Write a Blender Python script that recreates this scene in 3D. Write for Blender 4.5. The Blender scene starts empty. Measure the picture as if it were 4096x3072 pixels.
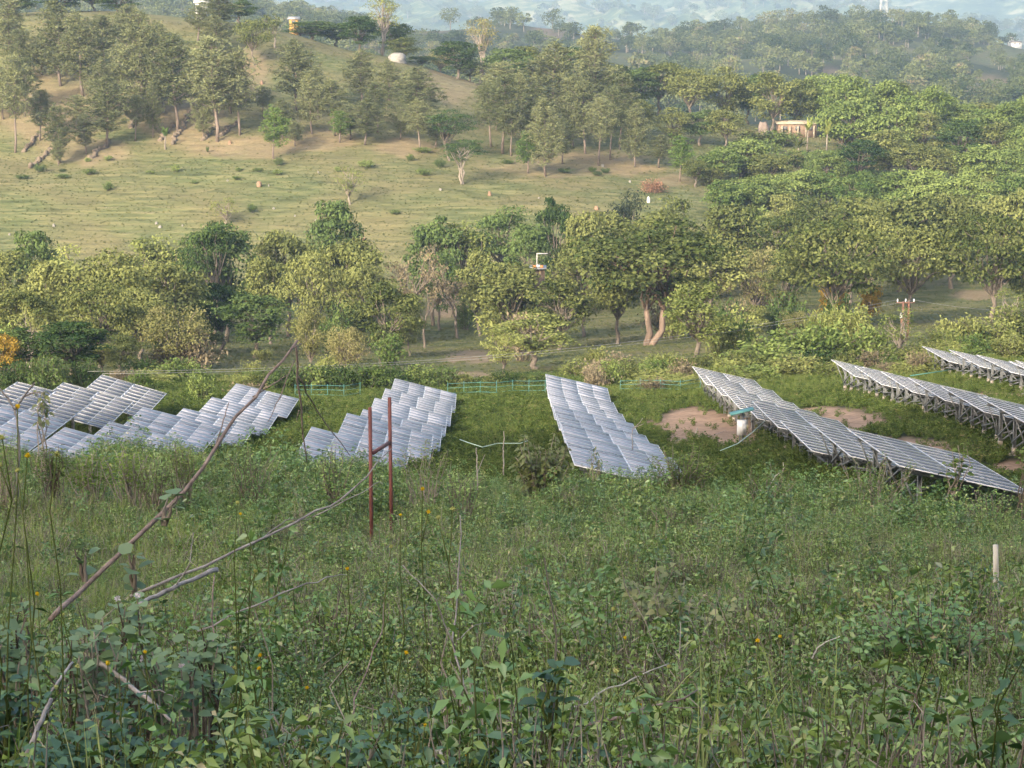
import bpy, math, random
import numpy as np
from mathutils import Matrix, Vector, Euler

C = bpy.context.scene.collection
SC = bpy.context.scene
R = math.radians

# ------------------------------------------------------------------ camera
F, CX, CY, PITCH = 9000.0, 2048.0, 1536.0, 10.0
CP, SP = math.cos(R(PITCH)), math.sin(R(PITCH))
cam_data = bpy.data.cameras.new('camera')
cam = bpy.data.objects.new('camera', cam_data)
C.objects.link(cam)
cam.rotation_euler = (R(90 - PITCH), 0, 0)
cam_data.sensor_width = 36.0
cam_data.lens = 36.0 * F / 4096.0
cam_data.clip_start = 0.5
cam_data.clip_end = 20000
SC.camera = cam

# ------------------------------------------------------------------ sky, sun, exposure
SUN_EL, SUN_BACK = 22.0, 29.0          # elevation; degrees to the left of straight behind the camera
world = bpy.data.worlds.new('World')
SC.world = world
world.use_nodes = True
wn = world.node_tree
bg = wn.nodes['Background']
sky = wn.nodes.new('ShaderNodeTexSky')
sky.sky_type = 'NISHITA'
sky.sun_disc = False
sky.sun_elevation = R(SUN_EL)
sky.sun_rotation = R(180 + SUN_BACK)
sky.dust_density = 6.0
wn.links.new(sky.outputs[0], bg.inputs[0])
bg.inputs[1].default_value = 0.15
sun_d = bpy.data.lights.new('sun', 'SUN')
sun_d.energy = 2.05
sun_d.angle = R(0.6)
sun_d.color = (1.0, 0.89, 0.72)
sun = bpy.data.objects.new('sun', sun_d)
C.objects.link(sun)
travel = Vector((math.sin(R(SUN_BACK)) * math.cos(R(SUN_EL)), math.cos(R(SUN_BACK)) * math.cos(R(SUN_EL)), -math.sin(R(SUN_EL))))
sun.rotation_euler = travel.to_track_quat('-Z', 'Y').to_euler()
sun.location = (-40, -60, 160)
SC.view_settings.view_transform = 'Standard'
SC.view_settings.look = 'None'
SC.view_settings.gamma = 1.0
SC.view_settings.use_curve_mapping = False
SC.view_settings.exposure = 1.85
SC.cycles.max_bounces = 6
SC.cycles.diffuse_bounces = 3
SC.cycles.glossy_bounces = 2
SC.cycles.transmission_bounces = 4
SC.cycles.volume_bounces = 1
SC.cycles.transparent_max_bounces = 4
SC.cycles.use_adaptive_sampling = True
SC.cycles.adaptive_threshold = 0.02
SC.cycles.use_denoising = True
SC.cycles.denoiser = 'OPENIMAGEDENOISE'
SC.cycles.denoising_input_passes = 'RGB_ALBEDO_NORMAL'
SC.cycles.denoising_prefilter = 'ACCURATE'

# ------------------------------------------------------------------ pixel <-> place
def ray_at(x, y, D):
    xr, yr = (x - CX) / F, (y - CY) / F
    t = D / (CP - yr * SP)
    return Vector((xr * t, D, (-SP - yr * CP) * t))

def z_of(y, D):
    yr = (y - CY) / F
    return (-SP - yr * CP) * D / (CP - yr * SP)

def proj(X, Y, Z):
    dep = Y * CP - Z * SP
    return CX + F * X / dep, CY - F * (Y * SP + Z * CP) / dep, dep

# ------------------------------------------------------------------ materials
def mat(name):
    m = bpy.data.materials.new(name)
    m.use_nodes = True
    nt = m.node_tree
    nt.nodes.clear()
    out = nt.nodes.new('ShaderNodeOutputMaterial')
    return m, nt, out

def mixrgb(nt, fac, a, b):
    n = nt.nodes.new('ShaderNodeMix')
    n.data_type = 'RGBA'
    for sock, v in ((n.inputs[0], fac), (n.inputs[6], a), (n.inputs[7], b)):
        if isinstance(v, (tuple, list)):
            sock.default_value = (*v, 1.0) if len(v) == 3 else v
        elif isinstance(v, (int, float)):
            sock.default_value = v
        else:
            nt.links.new(v, sock)
    return n.outputs[2]

def math_n(nt, op, a, b=0.0, clamp=False):
    n = nt.nodes.new('ShaderNodeMath')
    n.operation = op
    n.use_clamp = clamp
    for s, v in ((n.inputs[0], a), (n.inputs[1], b)):
        if isinstance(v, (int, float)):
            s.default_value = v
        else:
            nt.links.new(v, s)
    return n.outputs[0]

def noise_n(nt, vec, scale, detail=4.0, rough=0.55, dist=0.0):
    n = nt.nodes.new('ShaderNodeTexNoise')
    n.inputs['Scale'].default_value = scale
    n.inputs['Detail'].default_value = detail
    n.inputs['Roughness'].default_value = rough
    n.inputs['Distortion'].default_value = dist
    if vec is not None:
        nt.links.new(vec, n.inputs['Vector'])
    return n.outputs[0]

def ramp_n(nt, fac, stops):
    n = nt.nodes.new('ShaderNodeValToRGB')
    el = n.color_ramp.elements
    while len(el) < len(stops):
        el.new(0.5)
    for e, (p, c) in zip(el, stops):
        e.position = p
        e.color = (*c, 1.0) if len(c) == 3 else c
    nt.links.new(fac, n.inputs[0])
    return n.outputs[0]

def attr_n(nt, name):
    n = nt.nodes.new('ShaderNodeAttribute')
    n.attribute_name = name
    return n.outputs['Fac']

def pos_n(nt):
    return nt.nodes.new('ShaderNodeNewGeometry').outputs['Position']

def leaf_mat(name, dark, light, dry=None, transl=0.3, gloss=0.0, rand=0.5):
    """Foliage: colour drifts from leaf to leaf (attribute) and plant to plant (object random)."""
    m, nt, out = mat(name)
    t = attr_n(nt, 'tint')
    oi = nt.nodes.new('ShaderNodeObjectInfo').outputs['Random']
    f = math_n(nt, 'ADD', math_n(nt, 'MULTIPLY', t, 1.0 - rand), math_n(nt, 'MULTIPLY', oi, rand))
    stops = [(0.12, dark), (0.8, light)]
    if dry:
        stops.append((0.985, dry))
    col = ramp_n(nt, f, stops)
    d = nt.nodes.new('ShaderNodeBsdfDiffuse')
    nt.links.new(col, d.inputs[0])
    tr = nt.nodes.new('ShaderNodeBsdfTranslucent')
    nt.links.new(mixrgb(nt, 0.35, col, (light[0] * 1.1, light[1] * 1.15, light[2] * 0.55)), tr.inputs[0])
    ms = nt.nodes.new('ShaderNodeMixShader')
    ms.inputs[0].default_value = transl
    nt.links.new(d.outputs[0], ms.inputs[1])
    nt.links.new(tr.outputs[0], ms.inputs[2])
    last = ms.outputs[0]
    if gloss > 0:
        g = nt.nodes.new('ShaderNodeBsdfGlossy')
        g.inputs['Roughness'].default_value = 0.45
        g.inputs[0].default_value = (1, 1, 1, 1)
        m2 = nt.nodes.new('ShaderNodeMixShader')
        m2.inputs[0].default_value = gloss
        nt.links.new(last, m2.inputs[1])
        nt.links.new(g.outputs[0], m2.inputs[2])
        last = m2.outputs[0]
    nt.links.new(last, out.inputs[0])
    return m

def rough_mat(name, a, b, scale, rough=0.8, bump=0.3, metal=0.0, stretch=(1, 1, 1), c=None):
    m, nt, out = mat(name)
    tc = nt.nodes.new('ShaderNodeTexCoord').outputs['Object']
    mp = nt.nodes.new('ShaderNodeMapping')
    mp.inputs['Scale'].default_value = stretch
    nt.links.new(tc, mp.inputs[0])
    n = noise_n(nt, mp.outputs[0], scale, 6.0, 0.65)
    stops = [(0.3, a), (0.68, b)]
    if c:
        stops.append((0.8, c))
    col = ramp_n(nt, n, stops)
    p = nt.nodes.new('ShaderNodeBsdfPrincipled')
    nt.links.new(col, p.inputs['Base Color'])
    p.inputs['Roughness'].default_value = rough
    p.inputs['Metallic'].default_value = metal
    if bump:
        bn = nt.nodes.new('ShaderNodeBump')
        bn.inputs['Strength'].default_value = bump
        bn.inputs['Distance'].default_value = 0.05
        nt.links.new(n, bn.inputs['Height'])
        nt.links.new(bn.outputs[0], p.inputs['Normal'])
    nt.links.new(p.outputs[0], out.inputs[0])
    return m

M = {}
M['pine'] = leaf_mat('pine needles', (0.070, 0.086, 0.040), (0.200, 0.215, 0.105), transl=0.26)
M['pine_bright'] = leaf_mat('young pine needles', (0.07, 0.12, 0.03), (0.13, 0.19, 0.05), transl=0.3)
M['broad'] = leaf_mat('olive broad leaves', (0.038, 0.056, 0.018), (0.190, 0.205, 0.070), transl=0.12)
M['dark'] = leaf_mat('deep green leaves', (0.020, 0.042, 0.014), (0.098, 0.140, 0.046), transl=0.12)
M['black'] = leaf_mat('dusky dark leaves', (0.018, 0.026, 0.018), (0.050, 0.062, 0.038), transl=0.1)
M['light'] = leaf_mat('fresh light leaves', (0.080, 0.11, 0.030), (0.250, 0.270, 0.090), transl=0.18)
M['lush'] = leaf_mat('lush shrub leaves', (0.050, 0.090, 0.024), (0.195, 0.245, 0.075), transl=0.18)
M['yellowish'] = leaf_mat('yellow green leaves', (0.13, 0.14, 0.05), (0.27, 0.25, 0.11), transl=0.3)
M['orange'] = leaf_mat('ochre flowering leaves', (0.14, 0.10, 0.02), (0.33, 0.22, 0.04), transl=0.2)
M['drybush'] = leaf_mat('dry brush', (0.12, 0.10, 0.06), (0.24, 0.20, 0.13), transl=0.1)
M['redbush'] = leaf_mat('withered red brush', (0.17, 0.09, 0.06), (0.36, 0.21, 0.14), transl=0.1)
M['far'] = leaf_mat('distant tree leaves', (0.030, 0.048, 0.020), (0.135, 0.155, 0.062), dry=(0.2, 0.15, 0.1), transl=0.2, rand=0.75)
M['herb'] = leaf_mat('weed leaves', (0.034, 0.080, 0.012), (0.260, 0.360, 0.080), dry=(0.34, 0.28, 0.14), transl=0.16, gloss=0.06, rand=0.35)
M['herb_dark'] = leaf_mat('dark weed leaves', (0.018, 0.055, 0.011), (0.160, 0.280, 0.066), transl=0.14, gloss=0.07, rand=0.4)
M['grass'] = leaf_mat('grass blades', (0.070, 0.125, 0.020), (0.260, 0.340, 0.085), dry=(0.40, 0.33, 0.17), transl=0.28, rand=0.4)
M['grass_pale'] = leaf_mat('pale grass blades', (0.15, 0.20, 0.05), (0.36, 0.40, 0.15), dry=(0.45, 0.38, 0.2), transl=0.35, rand=0.4)
M['field'] = leaf_mat('field weed leaves', (0.022, 0.045, 0.010), (0.105, 0.145, 0.038), dry=(0.2, 0.16, 0.08), transl=0.15, rand=0.5)
M['fieldgrass'] = leaf_mat('field grass blades', (0.05, 0.08, 0.018), (0.17, 0.20, 0.058), dry=(0.24, 0.2, 0.1), transl=0.2, rand=0.5)
M['pasture'] = leaf_mat('pasture grass', (0.075, 0.092, 0.036), (0.150, 0.155, 0.068), dry=(0.19, 0.165, 0.09), transl=0.25, rand=0.6)
M['velvet'] = leaf_mat('velvety grey green leaves', (0.070, 0.125, 0.050), (0.230, 0.310, 0.150), transl=0.25, gloss=0.04, rand=0.3)
M['foredark'] = leaf_mat('broad dark leaves', (0.022, 0.066, 0.022), (0.090, 0.175, 0.068), transl=0.25, gloss=0.07, rand=0.3)
M['paleleaf'] = leaf_mat('pale yellow green leaves', (0.11, 0.15, 0.05), (0.31, 0.31, 0.13), transl=0.3, gloss=0.04, rand=0.2)
M['teak'] = leaf_mat('large coarse leaves', (0.07, 0.095, 0.022), (0.20, 0.215, 0.058), transl=0.3, gloss=0.06, rand=0.15)
M['banana'] = leaf_mat('banana leaves', (0.14, 0.19, 0.04), (0.30, 0.32, 0.10), transl=0.35)
M['stem_dry'] = leaf_mat('dry weed stems', (0.10, 0.075, 0.055), (0.36, 0.31, 0.25), transl=0.0, rand=0.5)
M['stem_green'] = leaf_mat('green weed stems', (0.06, 0.08, 0.02), (0.15, 0.17, 0.06), transl=0.0)
M['bark'] = rough_mat('grey brown bark', (0.06, 0.048, 0.038), (0.17, 0.14, 0.11), 3.0, 0.9, 0.5, stretch=(2, 2, 0.4))
M['bark_pale'] = rough_mat('pale bark', (0.12, 0.10, 0.08), (0.26, 0.225, 0.185), 2.0, 0.85, 0.3, stretch=(1, 1, 0.4))
M['bark_pine'] = rough_mat('pine bark', (0.08, 0.06, 0.048), (0.19, 0.15, 0.125), 3.0, 0.9, 0.5, stretch=(2, 2, 0.5))
M['bark_pink'] = rough_mat('pinkish bare bark', (0.085, 0.06, 0.045), (0.20, 0.145, 0.11), 2.2, 0.9, 0.5, stretch=(1, 1, 0.3))
M['drywood'] = rough_mat('weathered dead wood', (0.15, 0.12, 0.105), (0.44, 0.39, 0.345), 9.0, 0.85, 0.5, stretch=(1, 1, 1))
M['redwood'] = rough_mat('reddish dead wood', (0.13, 0.085, 0.07), (0.34, 0.25, 0.20), 12.0, 0.85, 0.5)
M['stakewood'] = rough_mat('peeled pale wood', (0.30, 0.27, 0.22), (0.58, 0.53, 0.44), 10.0, 0.8, 0.3, stretch=(1, 1, 0.2))
M['rust'] = rough_mat('red oxide steel', (0.10, 0.030, 0.024), (0.205, 0.066, 0.050), 14.0, 0.7, 0.25, 0.0, (1, 1, 0.25), c=(0.25, 0.11, 0.08))
M['steel'] = rough_mat('galvanised steel', (0.14, 0.15, 0.155), (0.28, 0.285, 0.29), 6.0, 0.55, 0.1, 0.35)
M['alu'] = rough_mat('aluminium frame', (0.52, 0.52, 0.54), (0.64, 0.64, 0.66), 3.0, 0.6, 0.0, 0.0)
M['concrete'] = rough_mat('footing concrete', (0.20, 0.17, 0.145), (0.33, 0.29, 0.25), 5.0, 0.9, 0.3)
M['stone'] = rough_mat('pale stone', (0.15, 0.14, 0.125), (0.27, 0.255, 0.23), 2.5, 0.9, 0.4)
M['rock_pink'] = rough_mat('pinkish rock', (0.12, 0.09, 0.072), (0.25, 0.195, 0.16), 0.9, 0.95, 0.6, stretch=(1, 1, 0.5))
M['clay'] = rough_mat('tan clay', (0.15, 0.09, 0.055), (0.27, 0.175, 0.115), 3.0, 0.95, 0.5)
M['bank'] = rough_mat('dark stony earth', (0.07, 0.055, 0.04), (0.20, 0.155, 0.11), 1.5, 0.95, 0.6)
M['white'] = rough_mat('white painted wall', (0.36, 0.36, 0.35), (0.48, 0.48, 0.47), 2.0, 0.7, 0.05)
M['cream'] = rough_mat('cream plaster', (0.24, 0.205, 0.145), (0.36, 0.315, 0.235), 1.5, 0.85, 0.1)
M['yellow_wall'] = rough_mat('ochre yellow wall', (0.34, 0.19, 0.045), (0.46, 0.28, 0.08), 1.5, 0.8, 0.05)
M['tin'] = rough_mat('weathered tin sheet', (0.18, 0.18, 0.185), (0.31, 0.305, 0.30), 2.0, 0.5, 0.1, 0.3)
M['darkroof'] = rough_mat('dark roof', (0.06, 0.055, 0.05), (0.14, 0.12, 0.11), 2.0, 0.8, 0.2)
M['teal'] = rough_mat('teal painted sheet', (0.055, 0.17, 0.16), (0.10, 0.27, 0.25), 5.0, 0.6, 0.05)
M['wire_teal'] = rough_mat('teal fence paint', (0.04, 0.16, 0.15), (0.09, 0.26, 0.24), 2.0, 0.6, 0.0)
M['wire'] = rough_mat('bare cable', (0.22, 0.22, 0.21), (0.36, 0.36, 0.34), 2.0, 0.5, 0.0)
M['wire_dark'] = rough_mat('dark cable', (0.05, 0.05, 0.05), (0.12, 0.12, 0.12), 2.0, 0.6, 0.0)
M['hose'] = rough_mat('pale green hose', (0.28, 0.42, 0.34), (0.45, 0.58, 0.50), 2.0, 0.5, 0.0)
M['boxwhite'] = rough_mat('white enclosure paint', (0.50, 0.51, 0.52), (0.60, 0.61, 0.62), 1.0, 0.45, 0.0)
M['cloth_orange'] = rough_mat('orange cloth', (0.42, 0.14, 0.035), (0.55, 0.22, 0.07), 6.0, 0.9, 0.2)
M['cloth_white'] = rough_mat('white cloth', (0.40, 0.40, 0.39), (0.50, 0.50, 0.48), 6.0, 0.9, 0.2)
M['mud'] = rough_mat('mud wall', (0.13, 0.09, 0.06), (0.24, 0.165, 0.115), 3.0, 0.95, 0.4)
M['pole_rust'] = rough_mat('rusty pole', (0.13, 0.06, 0.04), (0.27, 0.145, 0.10), 8.0, 0.8, 0.2)
M['flower'] = leaf_mat('yellow petals', (0.62, 0.36, 0.01), (0.80, 0.58, 0.04), transl=0.2, rand=0.3)
M['bud'] = leaf_mat('pale seed heads', (0.34, 0.34, 0.10), (0.56, 0.54, 0.20), transl=0.2)
M['petal_pink'] = leaf_mat('pale pink petals', (0.55, 0.42, 0.44), (0.75, 0.66, 0.68), transl=0.3)

def glass_mat(name, rough, dust_sky, spec=0.5, cell=(0.018, 0.020, 0.028)):
    m, nt, out = mat(name)
    tc = nt.nodes.new('ShaderNodeTexCoord').outputs['Object']
    n = noise_n(nt, tc, 2.6, 5.0, 0.6)
    oi = nt.nodes.new('ShaderNodeObjectInfo').outputs['Random']
    df = math_n(nt, 'MULTIPLY', math_n(nt, 'ADD', math_n(nt, 'MULTIPLY', n, 0.7), math_n(nt, 'MULTIPLY', oi, 0.5)), dust_sky, True)
    # fine cell grid: thin silver lines between 0.16 m cells
    br = nt.nodes.new('ShaderNodeTexBrick')
    br.offset = 0.0
    br.inputs['Color1'].default_value = (*cell, 1)
    br.inputs['Color2'].default_value = (cell[0] * 1.2, cell[1] * 1.2, cell[2] * 1.25, 1)
    br.inputs['Mortar'].default_value = (0.05, 0.05, 0.06, 1)
    br.inputs['Scale'].default_value = 1.0
    br.inputs['Mortar Size'].default_value = 0.006
    br.inputs['Brick Width'].default_value = 0.158
    br.inputs['Row Height'].default_value = 0.158
    nt.links.new(tc, br.inputs['Vector'])
    col = mixrgb(nt, df, br.outputs[0], (0.40, 0.385, 0.42))  # lilac layer: dust plus the pale sky reflection painted into the colour
    p = nt.nodes.new('ShaderNodeBsdfPrincipled')
    nt.links.new(col, p.inputs['Base Color'])
    nt.links.new(math_n(nt, 'ADD', rough, math_n(nt, 'MULTIPLY', df, 0.25)), p.inputs['Roughness'])
    p.inputs['IOR'].default_value = 1.45
    p.inputs['Specular IOR Level'].default_value = spec
    nt.links.new(p.outputs[0], out.inputs[0])
    return m
M['glass'] = glass_mat('solar glass with dust and painted sky', 0.20, 0.80, 0.25)
M['glass_clean'] = glass_mat('clean solar glass', 0.04, 0.22, 0.45)
M['glass_dull'] = glass_mat('dull solar glass', 0.06, 0.13, 0.28)

# ------------------------------------------------------------------ mesh helpers
def np_mesh(name, V, faces, mats, midx=None, tint=None, smooth=False):
    """faces: list of arrays (n,3)/(n,4)"""
    me = bpy.data.meshes.new(name)
    V = np.asarray(V, dtype=np.float32).reshape(-1, 3)
    faces = [np.asarray(f, dtype=np.int32) for f in faces if len(f)]
    nl = sum(f.size for f in faces)
    nf = sum(len(f) for f in faces)
    me.vertices.add(len(V))
    me.vertices.foreach_set('co', V.ravel())
    me.loops.add(nl)
    me.polygons.add(nf)
    me.loops.foreach_set('vertex_index', np.concatenate([f.ravel() for f in faces]))
    tot = np.concatenate([np.full(len(f), f.shape[1], dtype=np.int32) for f in faces])
    start = np.concatenate([[0], np.cumsum(tot)[:-1]]).astype(np.int32)
    me.polygons.foreach_set('loop_start', start)
    me.polygons.foreach_set('loop_total', tot)
    for m in mats:
        me.materials.append(m)
    if midx is not None:
        me.polygons.foreach_set('material_index', np.asarray(midx, dtype=np.int32))
    if smooth:
        me.polygons.foreach_set('use_smooth', np.ones(nf, dtype=bool))
    me.update(calc_edges=True)
    if tint is not None:
        a = me.attributes.new('tint', 'FLOAT', 'POINT')
        a.data.foreach_set('value', np.asarray(tint, dtype=np.float32))
    return me

class MB:
    """collects pieces, builds one mesh"""
    def __init__(s):
        s.V, s.Q, s.T, s.qm, s.tm, s.ti, s.n = [], [], [], [], [], [], 0
    def add(s, V, Q=None, T=None, m=0, tint=0.5):
        V = np.asarray(V, dtype=np.float32).reshape(-1, 3)
        if Q is not None and len(Q):
            s.Q.append(np.asarray(Q, dtype=np.int32) + s.n); s.qm.append(np.full(len(Q), m))
        if T is not None and len(T):
            s.T.append(np.asarray(T, dtype=np.int32) + s.n); s.tm.append(np.full(len(T), m))
        s.ti.append(np.broadcast_to(np.asarray(tint, dtype=np.float32), (len(V),)))
        s.V.append(V); s.n += len(V)
        return s
    def box(s, c, size, m=0, rot=None, tint=0.5):
        h = np.array(size) / 2.0
        P = np.array([[x, y, z] for x in (-1, 1) for y in (-1, 1) for z in (-1, 1)]) * h
        if rot is not None:
            P = P @ np.array(rot).T
        P = P + np.array(c)
        Q = [[0, 1, 3, 2], [4, 6, 7, 5], [0, 4, 5, 1], [2, 3, 7, 6], [0, 2, 6, 4], [1, 5, 7, 3]]
        return s.add(P, Q, m=m, tint=tint)
    def bar(s, a, b, w, h=None, m=0, up=(0, 0, 1)):
        a, b = Vector(a), Vector(b)
        h = h or w
        d = (b - a)
        L = d.length
        d.normalize()
        u = Vector(up)
        if abs(d.dot(u)) > 0.95:
            u = Vector((0, 1, 0))
        x = d.cross(u).normalized()
        z = x.cross(d).normalized()
        rot = np.array([[x.x, d.x, z.x], [x.y, d.y, z.y], [x.z, d.z, z.z]])
        return s.box((a + b) / 2, (w, L, h), m, rot)
    def tube(s, pts, rad, sides=6, m=0, tint=0.5, cap=True):
        P = np.asarray([tuple(p) for p in pts], dtype=np.float64)
        n = len(P)
        rad = np.broadcast_to(np.asarray(rad, dtype=np.float64), (n,))
        tg = np.gradient(P, axis=0)
        tg /= (np.linalg.norm(tg, axis=1, keepdims=True) + 1e-9)
        ref = np.array([0.13, 0.97, 0.2]) if abs(tg[0][2]) > 0.8 else np.array([0, 0, 1.0])
        x = np.cross(tg, ref); x /= (np.linalg.norm(x, axis=1, keepdims=True) + 1e-9)
        y = np.cross(tg, x)
        a = np.linspace(0, 2 * np.pi, sides, endpoint=False)
        V = P[:, None, :] + rad[:, None, None] * (np.cos(a)[None, :, None] * x[:, None, :] + np.sin(a)[None, :, None] * y[:, None, :])
        i = np.arange(n - 1)[:, None] * sides
        j = np.arange(sides)[None, :]
        k = (j + 1) % sides
        Q = np.stack([i + j, i + k, i + sides + k, i + sides + j], axis=-1).reshape(-1, 4)
        T = None
        V = V.reshape(-1, 3)
        if cap:
            V = np.vstack([V, P[:1], P[-1:]])
            b0, b1 = n * sides, n * sides + 1
            jj = np.arange(sides); kk = (jj + 1) % sides
            T = np.vstack([np.stack([np.full(sides, b0), kk, jj], 1), np.stack([np.full(sides, b1), (n - 1) * sides + jj, (n - 1) * sides + kk], 1)])
        return s.add(V, Q, T, m, tint)
    def leaves(s, P, N, size, asp, rng, m=0, tint=None, T=None, droop=0.15, fold=0.0):
        """leaf-shaped faces at P with normals N; T = direction of the blade if given"""
        P = np.asarray(P, dtype=np.float64); n = len(P)
        if n == 0:
            return s
        N = N / (np.linalg.norm(N, axis=1, keepdims=True) + 1e-9)
        if T is None:
            T = rng.normal(size=(n, 3))
        T = T - N * np.sum(T * N, axis=1, keepdims=True)
        T /= (np.linalg.norm(T, axis=1, keepdims=True) + 1e-9)
        B = np.cross(N, T)
        size = np.broadcast_to(np.asarray(size, dtype=np.float64), (n,))[:, None]
        tip = P + T * size * 0.5; tip[:, 2] -= droop * size[:, 0]
        base = P - T * size * 0.5
        mid = P - T * size * 0.06
        V = np.stack([base, mid + B * size * asp * 0.5 + N * size * fold, tip, mid - B * size * asp * 0.5 + N * size * fold], axis=1).reshape(-1, 3)
        q = np.arange(n)[:, None] * 4
        t = rng.random(n) if tint is None else np.broadcast_to(np.asarray(tint), (n,))
        if fold:
            Tt = np.vstack([q + np.array([[0, 1, 2]]), q + np.array([[0, 2, 3]])])
            return s.add(V, None, Tt, m, np.repeat(t, 4))
        return s.add(V, q + np.array([[0, 1, 2, 3]]), None, m, np.repeat(t, 4))
    def blades(s, base, tip, w, rng, m=0, tint=None, bend=0.25, seg=3):
        """grass blades from base to tip, bending down"""
        base = np.asarray(base, float); tip = np.asarray(tip, float); n = len(base)
        d = tip - base
        side = np.cross(d, np.array([0.0, 0.0, 1.0])) + rng.normal(size=(n, 3)) * 0.25 * np.linalg.norm(d, axis=1, keepdims=True)
        side /= (np.linalg.norm(side, axis=1, keepdims=True) + 1e-9)
        w = np.broadcast_to(np.asarray(w, float), (n,))[:, None]
        L = np.linalg.norm(d, axis=1)
        rows = []
        for k in range(seg + 1):
            t = k / seg
            p = base + d * t
            p = p.copy(); p[:, 2] += bend * L * (t * (1 - t)) * 1.6
            ww = w * (1 - t ** 1.6) * 0.5
            if k == seg:
                rows.append(p[:, None, :])
            else:
                rows.append(np.stack([p - side * ww, p + side * ww], axis=1))
        V = np.concatenate(rows, axis=1)
        per = V.shape[1]
        o = np.arange(n)[:, None] * per
        Q = np.vstack([o + np.array([[2 * k, 2 * k + 1, 2 * k + 3, 2 * k + 2]]) for k in range(seg - 1)]) if seg > 1 else None
        T = o + np.array([[2 * (seg - 1), 2 * (seg - 1) + 1, 2 * seg]])
        t = rng.random(n) if tint is None else np.broadcast_to(np.asarray(tint), (n,))
        return s.add(V.reshape(-1, 3), Q, T, m, np.repeat(t, per))
    def mesh(s, name, mats, smooth=False):
        fs, mi = [], []
        if s.Q:
            fs.append(np.vstack(s.Q)); mi.append(np.concatenate(s.qm))
        if s.T:
            fs.append(np.vstack(s.T)); mi.append(np.concatenate(s.tm))
        return np_mesh(name, np.vstack(s.V), fs, mats if isinstance(mats, list) else [mats], np.concatenate(mi), np.concatenate(s.ti), smooth)

# ------------------------------------------------------------------ object helpers
LABELS = {}
def uniq(label):
    return label

def tag(o, label, cat, group=None, kind=None):
    if label: o['label'] = label
    if cat: o['category'] = cat
    if group: o['group'] = group
    if kind: o['kind'] = kind
    return o

def ob(name, me, parent=None, loc=(0, 0, 0), rot=None, scale=None):
    o = bpy.data.objects.new(name, me)
    C.objects.link(o)
    o.location = loc
    if rot is not None: o.rotation_euler = rot
    if scale is not None: o.scale = scale
    if parent is not None: o.parent = parent
    return o

def thing(name, label, cat, loc, rz=0.0, group=None, scale=None):
    o = ob(name, None, None, loc, (0, 0, rz), scale)
    o.empty_display_size = 0.2
    return tag(o, label, cat, group)

ORD = ['first', 'second', 'third', 'fourth', 'fifth', 'sixth', 'seventh', 'eighth', 'ninth', 'tenth', 'eleventh', 'twelfth',
       'thirteenth', 'fourteenth', 'fifteenth', 'sixteenth', 'seventeenth', 'eighteenth', 'nineteenth', 'twentieth']
def ordw(i):
    if i < 20:
        return ORD[i]
    tens = {2: 'twenty', 3: 'thirty', 4: 'forty', 5: 'fifty', 6: 'sixty'}
    t, u = divmod(i + 1, 10)
    return tens[t] + ('-' + ORD[u - 1] if u else 'th') if u else tens[t][:-1] + 'ieth'
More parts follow.
